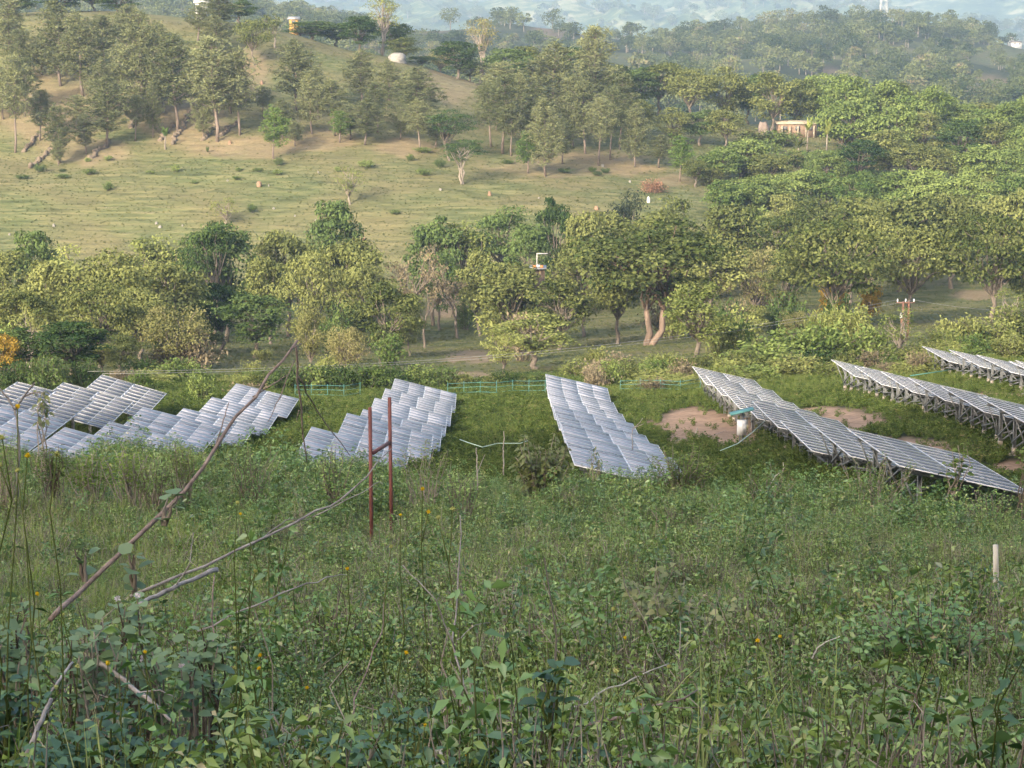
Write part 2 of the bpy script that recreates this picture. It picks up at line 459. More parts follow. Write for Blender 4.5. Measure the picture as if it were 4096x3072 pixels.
# ------------------------------------------------------------------ the lie of the land
TX = np.array([-900, -400, 0, 500, 1000, 1500, 2048, 2600, 3100, 3600, 4096, 4500, 5000], float)
TAB = [
    (45,  [2150, 2155, 2165, 2185, 2205, 2222, 2232, 2245, 2255, 2262, 2268, 2270, 2270]),
    (56,  [1965, 1970, 1985, 2015, 2045, 2070, 2092, 2110, 2130, 2160, 2185, 2190, 2190]),
    (64,  [1875, 1878, 1885, 1905, 1935, 1970, 2000, 2025, 2045, 2085, 2120, 2130, 2130]),
    (71,  [1890, 1890, 1890, 1910, 1930, 1950, 1968, 1975, 1965, 1950, 1960, 1960, 1960]),
    (78,  [1885, 1885, 1885, 1900, 1915, 1922, 1932, 1940, 1930, 1915, 1915, 1915, 1915]),
    (97,  [1805, 1810, 1815, 1860, 1850, 1835, 1840, 1815, 1775, 1735, 1720, 1715, 1710]),
    (118, [1655, 1660, 1675, 1740, 1770, 1742, 1738, 1715, 1670, 1625, 1592, 1580, 1570]),
    (138, [1585, 1590, 1600, 1618, 1658, 1645, 1628, 1602, 1577, 1545, 1510, 1495, 1480]),
    (152, [1555, 1560, 1560, 1570, 1600, 1592, 1575, 1550, 1530, 1500, 1470, 1455, 1440]),
    (175, [1500, 1500, 1500, 1510, 1520, 1512, 1508, 1490, 1460, 1440, 1410, 1400, 1390]),
    (200, [1450, 1450, 1450, 1450, 1450, 1448, 1445, 1422, 1400, 1372, 1350, 1340, 1330]),
    (240, [1370, 1372, 1375, 1378, 1380, 1375, 1368, 1345, 1310, 1288, 1270, 1265, 1260]),
    (280, [1245, 1248, 1250, 1258, 1260, 1256, 1250, 1225, 1210, 1200, 1190, 1190, 1190]),
    (310, [1055, 1058, 1060, 1062, 1064, 1062, 1052, 1030, 1062, 1085, 1085, 1085, 1085]),
    (340, [785, 782, 780, 775, 772, 775, 790, 810, 880, 930, 940, 945, 950]),
    (370, [600, 595, 590, 572, 560, 575, 640, 690, 745, 785, 805, 815, 825]),
    (400, [340, 335, 330, 320, 345, 410, 515, 575, 625, 665, 695, 705, 715]),
    (430, [100, 95, 90, 78, 115, 240, 390, 470, 525, 565, 585, 595, 600]),
    (450, [70, 66, 60, 45, 95, 215, 365, 445, 505, 545, 560, 570, 575]),
    (480, [75, 75, 72, 60, 105, 230, 385, 475, 535, 565, 580, 590, 595]),
    (600, [300, 300, 290, 280, 330, 420, 500, 550, 590, 600, 610, 610, 610]),
    (800, [250, 250, 240, 220, 250, 310, 340, 390, 430, 440, 450, 450, 450]),
    (1000, [140, 140, 130, 130, 140, 200, 235, 275, 275, 300, 335, 340, 340]),
    (1200, [60, 60, 60, 50, 65, 135, 130, 205, 160, 130, 235, 240, 240]),
    (1300, [40, 40, 40, 30, 40, 118, 118, 178, 118, 96, 205, 215, 215]),
    (1400, [90, 90, 90, 80, 80, 140, 150, 230, 190, 190, 260, 260, 260]),
    (1700, [400, 400, 400, 380, 380, 400, 420, 440, 440, 440, 460, 460, 460]),
]
TD = [-400.0, -200.0, -120.0, -60.0, -25.0, -6.0, 0.0, 8.0, 12.0, 20.0, 30.0]
TZ = [150.0, 118.0, 84.0, 38.0, 10.0, -0.6, -1.75, -3.35, -4.45, -6.35, -8.65]
ZT = [np.full(len(TX), z) for z in TZ]
for d, ys in TAB:
    TD.append(float(d))
    ZT.append(np.array([z_of(y, d) for y in ys]))
TD = np.array(TD)
ZT = np.array(ZT)

def _tangents():
    m = np.zeros_like(ZT)
    dl = np.diff(ZT, axis=0) / np.diff(TD)[:, None]
    m[0], m[-1] = dl[0], dl[-1]
    for i in range(1, len(TD) - 1):
        a, b = dl[i - 1], dl[i]
        h0, h1 = TD[i] - TD[i - 1], TD[i + 1] - TD[i]
        m[i] = (a * h1 + b * h0) / (h0 + h1)
    return m
TM = _tangents()

def _vnoise(x, y, seed=0):
    xi, yi = np.floor(x).astype(np.int64), np.floor(y).astype(np.int64)
    xf, yf = x - xi, y - yi
    xf = xf * xf * (3 - 2 * xf); yf = yf * yf * (3 - 2 * yf)
    def h(a, b):
        n = (a * 374761393 + b * 668265263 + seed * 982451653) & 0x7fffffff
        n = ((n ^ (n >> 13)) * 1274126177) & 0x7fffffff
        return ((n ^ (n >> 16)) & 0xffff) / 65535.0
    return (h(xi, yi) * (1 - xf) + h(xi + 1, yi) * xf) * (1 - yf) + (h(xi, yi + 1) * (1 - xf) + h(xi + 1, yi + 1) * xf) * yf

def fbm(x, y, seed=0, oct=4):
    v, a, s = 0.0, 0.5, 1.0
    for k in range(oct):
        v = v + a * (_vnoise(x * s, y * s, seed + k * 17) - 0.5)
        a *= 0.5; s *= 2.03
    return v

def ground(X, Y, rough=True):
    X = np.asarray(X, float); Y = np.asarray(Y, float)
    shape = np.broadcast(X, Y).shape
    X = np.broadcast_to(X, shape).ravel(); Y = np.broadcast_to(Y, shape).ravel()
    px = np.clip(CX + F * X / np.maximum(Y * 1.02, 45.0), TX[0], TX[-1])
    i = np.clip(np.searchsorted(TD, Y) - 1, 0, len(TD) - 2)
    j = np.clip(np.searchsorted(TX, px) - 1, 0, len(TX) - 2)
    u = (px - TX[j]) / (TX[j + 1] - TX[j]); u = u * u * (3 - 2 * u) * 0.5 + u * 0.5
    h = TD[i + 1] - TD[i]
    t = np.clip((Y - TD[i]) / h, 0, 1)
    h00, h10, h01, h11 = 2 * t**3 - 3 * t**2 + 1, t**3 - 2 * t**2 + t, -2 * t**3 + 3 * t**2, t**3 - t**2
    def col(jj):
        return h00 * ZT[i, jj] + h10 * h * TM[i, jj] + h01 * ZT[i + 1, jj] + h11 * h * TM[i + 1, jj]
    z = col(j) * (1 - u) + col(j + 1) * u
    if rough:
        far = np.clip((np.abs(Y) - 150) / 250, 0, 1)
        z = z + fbm(X / 7.0, Y / 7.0, 3, 4) * (0.35 + 0.5 * far) + np.clip((Y - 500) / 400, 0, 1) * fbm(X / 60.0, Y / 60.0, 9, 4) * 14.0
        md = np.clip((Y - 298) / 12, 0, 1) * np.clip((440 - Y) / 30, 0, 1)
        # cattle terraces on the pasture: small treads that follow the contour
        ph = z * 1.55 + fbm(X / 14.0, Y / 9.0, 21, 3) * 5.0
        fr = ph - np.floor(ph)
        z = z + md * 0.20 * (np.where(fr < 0.75, fr / 0.75, (1 - fr) / 0.25) - 0.5)
    return z.reshape(shape)

def gz(x, y):
    return float(ground(np.array([x]), np.array([y]))[0])

def hit(px, py, d0=10.0, d1=1320.0):
    """where the line of sight through a photo point first meets the ground"""
    D = np.concatenate([np.arange(d0, 160, 0.5), np.arange(160, 470, 0.75), np.arange(470, d1, 6)])
    xr, yr = (px - CX) / F, (py - CY) / F
    t = D / (CP - yr * SP)
    g = ground(xr * t, D, False)
    zz = (-SP - yr * CP) * t
    k = np.where(g >= zz)[0]
    k = k[0] if len(k) else len(D) - 1
    return Vector((float(xr * t[k]), float(D[k]), gz(xr * t[k], D[k])))

def at(px, D):
    X = (px - CX) / F * D * 1.0
    for _ in range(3):
        z = gz(X, D)
        X = (px - CX) / F * (D * CP - z * SP)
    return Vector((X, D, gz(X, D)))

# one sheet of ground out to the wooded hill
YR = np.concatenate([np.arange(-400, -20, 12), np.arange(-20, 8, 3), np.arange(8, 70, 0.55), np.arange(70, 165, 0.8), np.arange(165, 303, 1.6), np.arange(303, 376, 0.36),
                     np.arange(376, 470, 1.2), np.arange(470, 1701, 12)])
SR = np.linspace(-1, 1, 271)
SR = np.sign(SR) * (0.75 * np.abs(SR) + 0.25 * np.abs(SR) ** 3)
HW = np.maximum(60.0, 0.36 * np.maximum(YR, 0) + 40.0)
HW = np.where(YR < 0, 60 + 0.9 * np.abs(YR), HW)
GX = SR[None, :] * HW[:, None]
GY = np.repeat(YR[:, None], len(SR), 1)
GZ = ground(GX, GY)
ny, nx = GX.shape
idx = np.arange(ny * nx).reshape(ny, nx)
GQ = np.stack([idx[:-1, :-1], idx[:-1, 1:], idx[1:, 1:], idx[1:, :-1]], -1).reshape(-1, 4)

def blob(PX, PY, D, cx, cy, rx, ry, d0, d1, seed):
    r = np.sqrt(((PX - cx) / rx) ** 2 + ((PY - cy) / ry) ** 2) + fbm(PX / 60.0, PY / 25.0, seed, 3) * 0.9
    return np.clip((1.15 - r) * 3.0, 0, 1) * ((D >= d0) & (D <= d1))

SOIL = [(2790, 1700, 190, 75, 98, 160), (3390, 1690, 190, 48, 95, 160), (3300, 1645, 120, 18, 105, 160), (4060, 1880, 110, 40, 70, 100), (3950, 1585, 150, 15, 105, 150),
        (2960, 1740, 90, 60, 95, 140), (3550, 1800, 300, 45, 80, 130),
        (1790, 1235, 80, 34, 240, 320), (1850, 1505, 120, 20, 150, 215), (1890, 1430, 110, 30, 165, 250), (3250, 1268, 70, 18, 200, 290), (3900, 1180, 90, 20, 250, 310), (2700, 720, 70, 25, 340, 400),
        (970, 590, 230, 45, 345, 400), (330, 600, 190, 60, 345, 400), (1620, 590, 120, 40, 345, 400), (2300, 660, 330, 50, 345, 395), (1300, 560, 150, 40, 350, 400),
        (720, 480, 200, 110, 350, 420), (200, 430, 200, 160, 360, 430), (560, 300, 120, 160, 370, 440), (1800, 340, 120, 80, 400, 450), (1000, 300, 90, 110, 390, 440),
        (3450, 690, 130, 25, 360, 420), (3300, 290, 70, 20, 700, 1300), (3520, 290, 80, 25, 700, 1300), (3960, 360, 100, 60, 600, 1300), (2210, 130, 110, 25, 1000, 1400), (1720, 110, 70, 25, 1000, 1400)]
PX, PY, DEP = proj(GX, np.maximum(GY, 6.0), GZ)
soil = np.zeros_like(GX)
for k, (cx, cy, rx, ry, d0, d1) in enumerate(SOIL):
    soil = np.maximum(soil, blob(PX, PY, GY, cx, cy, rx, ry, d0, d1, 40 + k) * (0.36 if d0 > 320 else 0.55 if d0 > 140 else 1.0))
sm = lambda a, b, v: np.clip((v - a) / (b - a), 0, 1)
past = sm(296, 312, GY) * (1 - sm(455, 470, GY)) + 0.85 * sm(150, 175, GY) * (1 - sm(296, 312, GY)) + 0.55 * sm(470, 560, GY) * sm(0.46, 0.62, 0.5 + fbm(GX / 90, GY / 90, 77, 3))
me = np_mesh('ground', np.stack([GX, GY, GZ], -1).reshape(-1, 3), [GQ], [], smooth=True)
for nm, arr in (('soil', soil), ('pasture', past)):
    a = me.attributes.new(nm, 'FLOAT', 'POINT')
    a.data.foreach_set('value', arr.ravel().astype(np.float32))

m, nt, out = mat('valley ground')
P = pos_n(nt)
n1 = noise_n(nt, P, 0.35, 6, 0.6)
n2 = noise_n(nt, P, 2.2, 6, 0.7)
mp = nt.nodes.new('ShaderNodeMapping'); mp.inputs['Scale'].default_value = (0.16, 0.5, 2.6); nt.links.new(P, mp.inputs[0])
n3 = noise_n(nt, mp.outputs[0], 1.0, 5, 0.6, 0.6)
n4 = noise_n(nt, P, 0.06, 3, 0.5)
weedy = ramp_n(nt, n2, [(0.3, (0.012, 0.016, 0.007)), (0.55, (0.030, 0.040, 0.014)), (0.75, (0.06, 0.055, 0.026))])
grassy = ramp_n(nt, n3, [(0.30, (0.052, 0.064, 0.024)), (0.47, (0.098, 0.112, 0.045)), (0.62, (0.155, 0.155, 0.068)), (0.78, (0.20, 0.175, 0.10))])
grassy = mixrgb(nt, ramp_n(nt, n4, [(0.42, (0, 0, 0)), (0.62, (1, 1, 1))]), grassy, mixrgb(nt, 0.5, grassy, (0.17, 0.135, 0.07)))
earth = ramp_n(nt, n2, [(0.25, (0.18, 0.115, 0.075)), (0.5, (0.32, 0.215, 0.15)), (0.75, (0.43, 0.30, 0.215))])
base = mixrgb(nt, attr_n(nt, 'pasture'), weedy, grassy)
sf = math_n(nt, 'MULTIPLY', attr_n(nt, 'soil'), math_n(nt, 'ADD', 0.45, math_n(nt, 'MULTIPLY', n1, 0.9)), True)
base = mixrgb(nt, sf, base, earth)
d = nt.nodes.new('ShaderNodeBsdfPrincipled')
d.inputs['Roughness'].default_value = 0.95
d.inputs['Specular IOR Level'].default_value = 0.1
nt.links.new(base, d.inputs['Base Color'])
b = nt.nodes.new('ShaderNodeBump'); b.inputs['Strength'].default_value = 0.7; b.inputs['Distance'].default_value = 0.25
nt.links.new(math_n(nt, 'ADD', n2, n3), b.inputs['Height']); nt.links.new(b.outputs[0], d.inputs['Normal'])
nt.links.new(d.outputs[0], out.inputs[0])
me.materials.append(m)
tag(ob('ground', me), 'valley slope of weeds, pasture and bare reddish earth', None, kind='structure')

# far mountain range
my = np.concatenate([np.arange(1500, 2400, 60), np.arange(2400, 6001, 36)])
mx = np.linspace(-1, 1, 240)
MX = mx[None, :] * (0.42 * my[:, None] + 150)
MY = np.repeat(my[:, None], len(mx), 1)
ypx = np.interp(my, [1500, 2000, 2600, 3200, 4200, 5200, 6000], [560, 420, 300, 190, 40, -160, -260])
MZ = np.array([z_of(y, dd) for y, dd in zip(ypx, my)])[:, None] * np.ones_like(MX)
rid = 1 - np.abs(2 * (_vnoise(MX / 330 + MY / 900, MY / 1500, 5)) - 1)
rid2 = 1 - np.abs(2 * (_vnoise(MX / 120 - MY / 500, MY / 520, 15)) - 1)
amp = np.clip((MY - 2000) / 1200, 0, 1)
MZ = MZ + amp * ((rid - 0.5) * 75 + (rid2 - 0.5) * 26 + fbm(MX / 90, MY / 90, 31, 5) * 26)
ny, nx = MX.shape
idx = np.arange(ny * nx).reshape(ny, nx)
MQ = np.stack([idx[:-1, :-1], idx[:-1, 1:], idx[1:, 1:], idx[1:, :-1]], -1).reshape(-1, 4)
me = np_mesh('mountain', np.stack([MX, MY, MZ], -1).reshape(-1, 3), [MQ], [], smooth=True)
m, nt, out = mat('far mountain scrub')
P = pos_n(nt)
n1 = noise_n(nt, P, 0.006, 8, 0.65)
n2 = noise_n(nt, P, 0.045, 5, 0.7)
col = ramp_n(nt, math_n(nt, 'ADD', math_n(nt, 'MULTIPLY', n1, 0.55), math_n(nt, 'MULTIPLY', n2, 0.45)),
             [(0.40, (0.022, 0.040, 0.018)), (0.50, (0.06, 0.085, 0.036)), (0.56, (0.16, 0.17, 0.08)), (0.64, (0.30, 0.26, 0.17))])
d = nt.nodes.new('ShaderNodeBsdfDiffuse'); nt.links.new(col, d.inputs[0])
nt.links.new(d.outputs[0], out.inputs[0])
me.materials.append(m)
tag(ob('mountain', me), 'far wooded mountain range fading into blue haze', None, kind='structure')

# the air between
ZLO = min(GZ.min(), MZ.min()) - 1.0
ZHI = max(GZ.max(), MZ.max()) + 25.0
hz = MB().box((0, 2820, (ZLO + ZHI) / 2), (9000, 6600, ZHI - ZLO))
m, nt, out = mat('thin haze')
pv = nt.nodes.new('ShaderNodeVolumePrincipled')
pv.inputs['Color'].default_value = (0.60, 0.78, 1.0, 1)
pv.inputs['Density'].default_value = 0.00019
pv.inputs['Anisotropy'].default_value = 0.2
nt.links.new(pv.outputs[0], out.inputs['Volume'])
tag(ob('haze', hz.mesh('haze', m)), 'pale blue haze over the valley', None, kind='stuff')
# ------------------------------------------------------------------ tree kinds
def rs(k):
    return np.random.default_rng(k)

def unit(rng, n, zb=0.0):
    v = rng.normal(size=(n, 3)); v[:, 2] += zb
    return v / np.linalg.norm(v, axis=1, keepdims=True)

def curve(a, b, sag, rng, n=5, wob=0.06):
    a, b = np.array(a, float), np.array(b, float)
    t = np.linspace(0, 1, n)[:, None]
    p = a + (b - a) * t
    L = np.linalg.norm(b - a)
    p[:, 2] += sag * L * (4 * t * (1 - t))[:, 0]
    p[1:-1] += rng.normal(size=(n - 2, 3)) * L * wob
    return p

def pine_kind(seed, H=13.0, bare=0.35, W=5.2, nbr=62, dens=1.0):
    rng = rs(seed)
    tr, cr = MB(), MB()
    lean = rng.normal(size=2) * 0.25
    n = 9
    t = np.linspace(0, 1, n)
    P = np.stack([lean[0] * t + 0.12 * np.sin(t * 5 + rng.random() * 6), lean[1] * t + 0.1 * np.sin(t * 4 + rng.random() * 6), t * H * 0.985], 1)
    P[0] = (0, 0, -0.6)
    tr.tube(P, 0.15 * (1 - t * 0.85), 7)
    def stem(h):
        return np.array([np.interp(h, P[:, 2], P[:, k]) for k in range(3)])
    for k in range(nbr):
        u = bare + (1 - bare) * (k + rng.random()) / nbr
        h = u * H
        prof = math.sin(math.pi * min(1, ((u - bare) / (1 - bare)) ** 0.75 * 0.86 + 0.14)) ** 0.7
        L = W * 0.5 * prof * rng.uniform(0.6, 1.12)
        az = k * 2.4 + rng.random() * 0.8
        s = stem(h)
        e = s + np.array([math.cos(az) * L, math.sin(az) * L, L * rng.uniform(0.45, 1.05)])
        path = curve(s, e, -0.06, rng, 4, 0.03)
        tr.tube(path, np.linspace(0.04, 0.012, 4), 4, cap=False)
        ncl = max(2, int(3 * L + 1))
        for q in range(ncl):
            tt = 0.22 + 0.82 * (q + rng.random() * 0.8) / ncl
            c = s + (e - s) * min(tt, 1.06) + rng.normal(size=3) * 0.26
            nn = int(20 * dens * rng.uniform(0.6, 1.25))
            dv = unit(rng, nn, 0.8)
            pos = c + dv * rng.uniform(0.1, 0.5, (nn, 1))
            cr.leaves(pos, np.cross(dv, rng.normal(size=(nn, 3))), rng.uniform(0.28, 0.50, nn), 0.27, rng, T=dv, droop=0.10, tint=np.clip(rng.normal(rng.uniform(0.3, 0.75), 0.16, nn), 0, 1))
    return tr, cr, H, W

def broad_kind(seed, H=10.0, W=10.0, fork=0.28, nl=34, flat=0.5, leaf=0.30, per=120, low=0.25, multi=1, bend=0.3, asp=0.62, lobe=(0.12, 0.21), trunk=0.22, open_=0.0):
    """trunk(s) and limbs carrying flattened sprays of leaves around an uneven envelope"""
    rng = rs(seed)
    tr, cr = MB(), MB()
    zc, hz_ = H * (1 + low) / 2, H * (1 - low) / 2
    bases = []
    for k in range(multi):
        az = rng.random() * 6.28
        off = (0.22 * k) * np.array([math.cos(az), math.sin(az), 0])
        f = off + np.array([rng.normal() * bend * W * 0.12, rng.normal() * bend * W * 0.12, H * fork * rng.uniform(0.85, 1.15)])
        p = curve(off + [0, 0, -0.6], f, 0, rng, 5, 0.04)
        tr.tube(p, np.linspace(trunk * 1.25, trunk * 0.8, 5) / math.sqrt(multi) ** 0.5, 7)
        bases.append(f)
    lobes = []
    # a few big shoulders make the outline uneven
    sh = unit(rng, 5, 0.2); shr = rng.uniform(0.75, 1.15, 5)
    for k in range(nl):
        d = unit(rng, 1, 0.25)[0]
        w = np.exp(4 * (sh @ d - 1)); amp = 0.86 + float((w * (shr - 0.9)).sum() / w.sum())
        r = rng.uniform(0.5, 0.95) * amp
        c = np.array([d[0] * r * W * 0.46, d[1] * r * W * 0.46, zc + d[2] * r * hz_ * 0.88])
        lobes.append((c, W * rng.uniform(*lobe)))
    for k, (c, rr) in enumerate(lobes):
        b = bases[k % multi]
        if k % 2 == 0 or rng.random() < open_:
            s = b + (np.array([0, 0, 1.0]) * rng.uniform(-0.12, 0.25) * H * 0.5 if k % 3 else 0)
            s[2] = min(s[2], c[2] - 0.2)
            tr.tube(curve(b if k % 4 == 0 else s, c, 0.08, rng, 5, 0.05), np.linspace(trunk * 0.42, 0.03, 5), 5, cap=False)
        n = int(per * rng.uniform(0.6, 1.3))
        d = unit(rng, n, 0.5)
        pos = c + d * (rr * rng.uniform(0.45, 1.05, (n, 1))) * np.array([1.15, 1.15, flat])
        N = d * 0.55 + np.array([0, 0, 0.65]) + rng.normal(size=(n, 3)) * 0.45
        base = rng.uniform(0.15, 0.8)
        cr.leaves(pos, N, leaf * rng.uniform(0.7, 1.3, n), asp, rng, tint=np.clip(rng.normal(base, 0.18, n), 0, 1), droop=0.12)
    return tr, cr, H, W

def shrub_kind(seed, H=2.0, W=2.6, nst=16, per=46, leaf=0.2, asp=0.5, droop=0.2, spiky=False):
    rng = rs(seed)
    tr, cr = MB(), MB()
    for k in range(nst):
        az = rng.random() * 6.28
        r = W * 0.5 * math.sqrt(rng.random()) * rng.uniform(0.7, 1.1)
        e = np.array([math.cos(az) * r, math.sin(az) * r, H * rng.uniform(0.45, 1.0) * (1 - 0.35 * (r / (W * 0.5)) ** 2)])
        s = e * np.array([0.25, 0.25, 0]) + [0, 0, -0.2]
        p = curve(s, e, 0.12, rng, 5, 0.05)
        tr.tube(p, np.linspace(0.035, 0.012, 5), 4, cap=False)
        n = int(per * rng.uniform(0.7, 1.3))
        tt = rng.uniform(0.25, 1.08, n)
        pos = np.stack([np.interp(tt, np.linspace(0, 1, 5), p[:, q]) for q in range(3)], 1) + rng.normal(size=(n, 3)) * np.array([0.12, 0.12, 0.09]) * max(W * 0.55, 0.5)
        pos[:, 2] = np.maximum(pos[:, 2], 0.03)
        if spiky:
            T = unit(rng, n, 0.7)
            cr.leaves(pos, np.cross(T, rng.normal(size=(n, 3))), leaf * rng.uniform(0.9, 1.9, n), asp * 0.45, rng, T=T, droop=0.3, tint=np.clip(rng.normal(rng.uniform(0.25, 0.8), 0.18, n), 0, 1))
        else:
            N = np.array([0, -0.1, 0.7]) + rng.normal(size=(n, 3)) * 0.55
            cr.leaves(pos, N, leaf * rng.uniform(0.7, 1.3, n), asp, rng, droop=droop, tint=np.clip(rng.normal(rng.uniform(0.2, 0.8), 0.18, n), 0, 1))
    return tr, cr, H, W

def bare_kind(seed, H=7.0, W=5.0, per=14):
    rng = rs(seed)
    tr, cr = MB(), MB()
    def grow(a, d, L, r, lev):
        b = a + d * L
        tr.tube(curve(a, b, 0.03, rng, 4, 0.05), np.linspace(r, r * 0.6, 4), 5 if lev < 2 else 4, cap=False)
        if lev >= 4:
            dd = unit(rng, per, 0.3)
            cr.leaves(b + dd * 0.3, dd, rng.uniform(0.16, 0.3, per), 0.5, rng)
            return
        for q in range(3 if lev < 3 else 2):
            nd = d * 0.9 + unit(rng, 1)[0] * 0.62 + np.array([0, 0, 0.12]); nd /= np.linalg.norm(nd)
            grow(a + (b - a) * rng.uniform(0.65, 1.0), nd, L * rng.uniform(0.6, 0.85), r * 0.6, lev + 1)
    grow(np.array([0, 0, -0.4]), np.array([0.05, 0, 1.0]), H * 0.30, 0.16, 0)
    return tr, cr, H, W

KINDS = {}
def register(key, gen, leafm, barkm):
    tr, cr, H, W = gen
    V = np.vstack(cr.V)
    top = float(np.percentile(V[:, 2], 99.6)); wid = float(np.percentile(V[:, 0], 99) - np.percentile(V[:, 0], 1))
    KINDS.setdefault(key, []).append((tr.mesh(key + '_trunk', M[barkm], True), cr.mesh(key + '_crown', M[leafm]), top, wid))

for s in range(4):
    register('pine', pine_kind(100 + s, 13, [0.27, 0.20, 0.36, 0.13][s], [4.6, 5.0, 4.8, 5.2][s], [64, 70, 56, 74][s]), 'pine', 'bark_pine')
register('pine_young', pine_kind(110, 8, 0.24, 4.2, 40, 1.25), 'pine_bright', 'bark_pine')
register('pine_young', pine_kind(111, 8, 0.16, 4.6, 44, 1.25), 'pine', 'bark_pine')
for s in range(3):
    register('spread', broad_kind(200 + s, 10, 12, 0.26, 46, 0.34, 0.36, 130, 0.24, trunk=0.24, lobe=(0.10, 0.19)), 'broad', 'bark')
for s in range(3):
    register('round', broad_kind(210 + s, 10, 8.6, 0.2, 46, 0.48, 0.34, 130, 0.08, lobe=(0.10, 0.19)), 'broad', 'bark')
for s in range(2):
    register('dark', broad_kind(220 + s, 10, 8.2, 0.22, 44, 0.42, 0.34, 130, 0.1, lobe=(0.10, 0.19)), 'dark', 'bark')
for s in range(2):
    register('layered', broad_kind(230 + s, 10, 9, 0.34, 26, 0.20, 0.30, 150, 0.30, lobe=(0.15, 0.26), open_=1.0), 'dark', 'bark')
for s in range(2):
    register('light', broad_kind(240 + s, 8, 7.0, 0.26, 36, 0.5, 0.27, 105, 0.2, lobe=(0.10, 0.18), open_=1.0), 'light', 'bark')
for s in range(2):
    register('lush', broad_kind(250 + s, 8, 8.0, 0.12, 48, 0.5, 0.32, 135, 0.0, lobe=(0.10, 0.19)), 'lush', 'bark')
register('black', broad_kind(260, 8, 8.5, 0.15, 46, 0.6, 0.28, 125, 0.0), 'black', 'bark')
register('yellowish', broad_kind(265, 7, 7.4, 0.12, 44, 0.55, 0.25, 120, 0.04), 'yellowish', 'bark')
register('yellowish', broad_kind(266, 7, 7.0, 0.12, 40, 0.55, 0.25, 120, 0.02, multi=2), 'yellowish', 'bark')
register('orange', broad_kind(267, 5, 4.6, 0.12, 30, 0.6, 0.24, 110, 0.0), 'orange', 'bark')
register('whitetrunk', broad_kind(273, 10, 9, 0.42, 26, 0.24, 0.30, 150, 0.40, lobe=(0.13, 0.22), multi=3, open_=0.4, trunk=0.24), 'dark', 'bark_pale')
register('paletall', broad_kind(271, 14, 6.0, 0.34, 34, 0.62, 0.27, 74, 0.30, multi=2, open_=1.0, trunk=0.22), 'light', 'bark_pale')
register('paletall', broad_kind(272, 12, 7.5, 0.38, 24, 0.5, 0.28, 60, 0.36, multi=3, open_=1.0, trunk=0.24), 'yellowish', 'bark_pale')
register('thin', broad_kind(275, 7, 5.2, 0.2, 26, 0.5, 0.22, 42, 0.2, open_=1.0, trunk=0.13), 'light', 'bark_pale')
register('bigtrunk', broad_kind(280, 12, 14, 0.26, 64, 0.36, 0.36, 140, 0.26, multi=2, trunk=0.27, open_=0.3, lobe=(0.09, 0.17)), 'broad', 'bark_pink')
register('bare', bare_kind(290, 7, 5, 10), 'drybush', 'bark')
register('bare', bare_kind(291, 7, 5, 16), 'broad', 'bark_pale')
register('redbush', shrub_kind(295, 2.2, 4, 26, 60, 0.22), 'redbush', 'bark')
for s in range(3):
    register('shrub', shrub_kind(300 + s, 2.2, 3.2, 26, 70, 0.22), 'lush', 'bark')
for s in range(2):
    register('shrub_dark', shrub_kind(310 + s, 2.2, 3.4, 28, 80, 0.20), 'dark', 'bark')
for s in range(2):
    register('shrub_light', shrub_kind(320 + s, 2.0, 3.0, 26, 70, 0.20, spiky=bool(s)), 'light', 'bark')
register('shrub_dry', shrub_kind(330, 2.0, 3.0, 30, 34, 0.2), 'drybush', 'bark')
register('shrub_olive', shrub_kind(333, 2.0, 3.2, 26, 80, 0.21), 'broad', 'bark')
register('cane', shrub_kind(335, 2.6, 3.6, 34, 80, 0.26, spiky=True), 'light', 'bark')

TREES = []      # (root, px, Y, zone)
TRNG = random.Random(5)
def tree(key, px, ytop, D, w, zone, cat='tree', name=None, label=None, var=None, base=None, part=('trunk', 'crown')):
    """a tree standing on the slope at distance D, its top at photo height ytop"""
    loc = base if base is not None else at(px, D)
    D = loc.y
    ztop = z_of(ytop, D)
    H = max(ztop - loc.z, 0.5)
    vs = KINDS[key]
    tm, cm, h0, w0 = vs[TRNG.randrange(len(vs)) if var is None else var % len(vs)]
    sz = H / h0
    sxy = (w * D / F) / w0
    nm = name or {'pine': 'pine_tree', 'pine_young': 'pine_tree'}.get(key, 'shrub' if cat == 'shrub' else 'broadleaf_tree')
    r = thing(nm, label, cat, loc, TRNG.uniform(-0.5, 0.5) if key in ('whitetrunk', 'bigtrunk') else TRNG.uniform(0, 6.28), scale=(sxy, sxy, sz))
    ob(part[0], tm, r); ob(part[1], cm, r)
    TREES.append((r, key, px, D, zone, H, w))
    return r

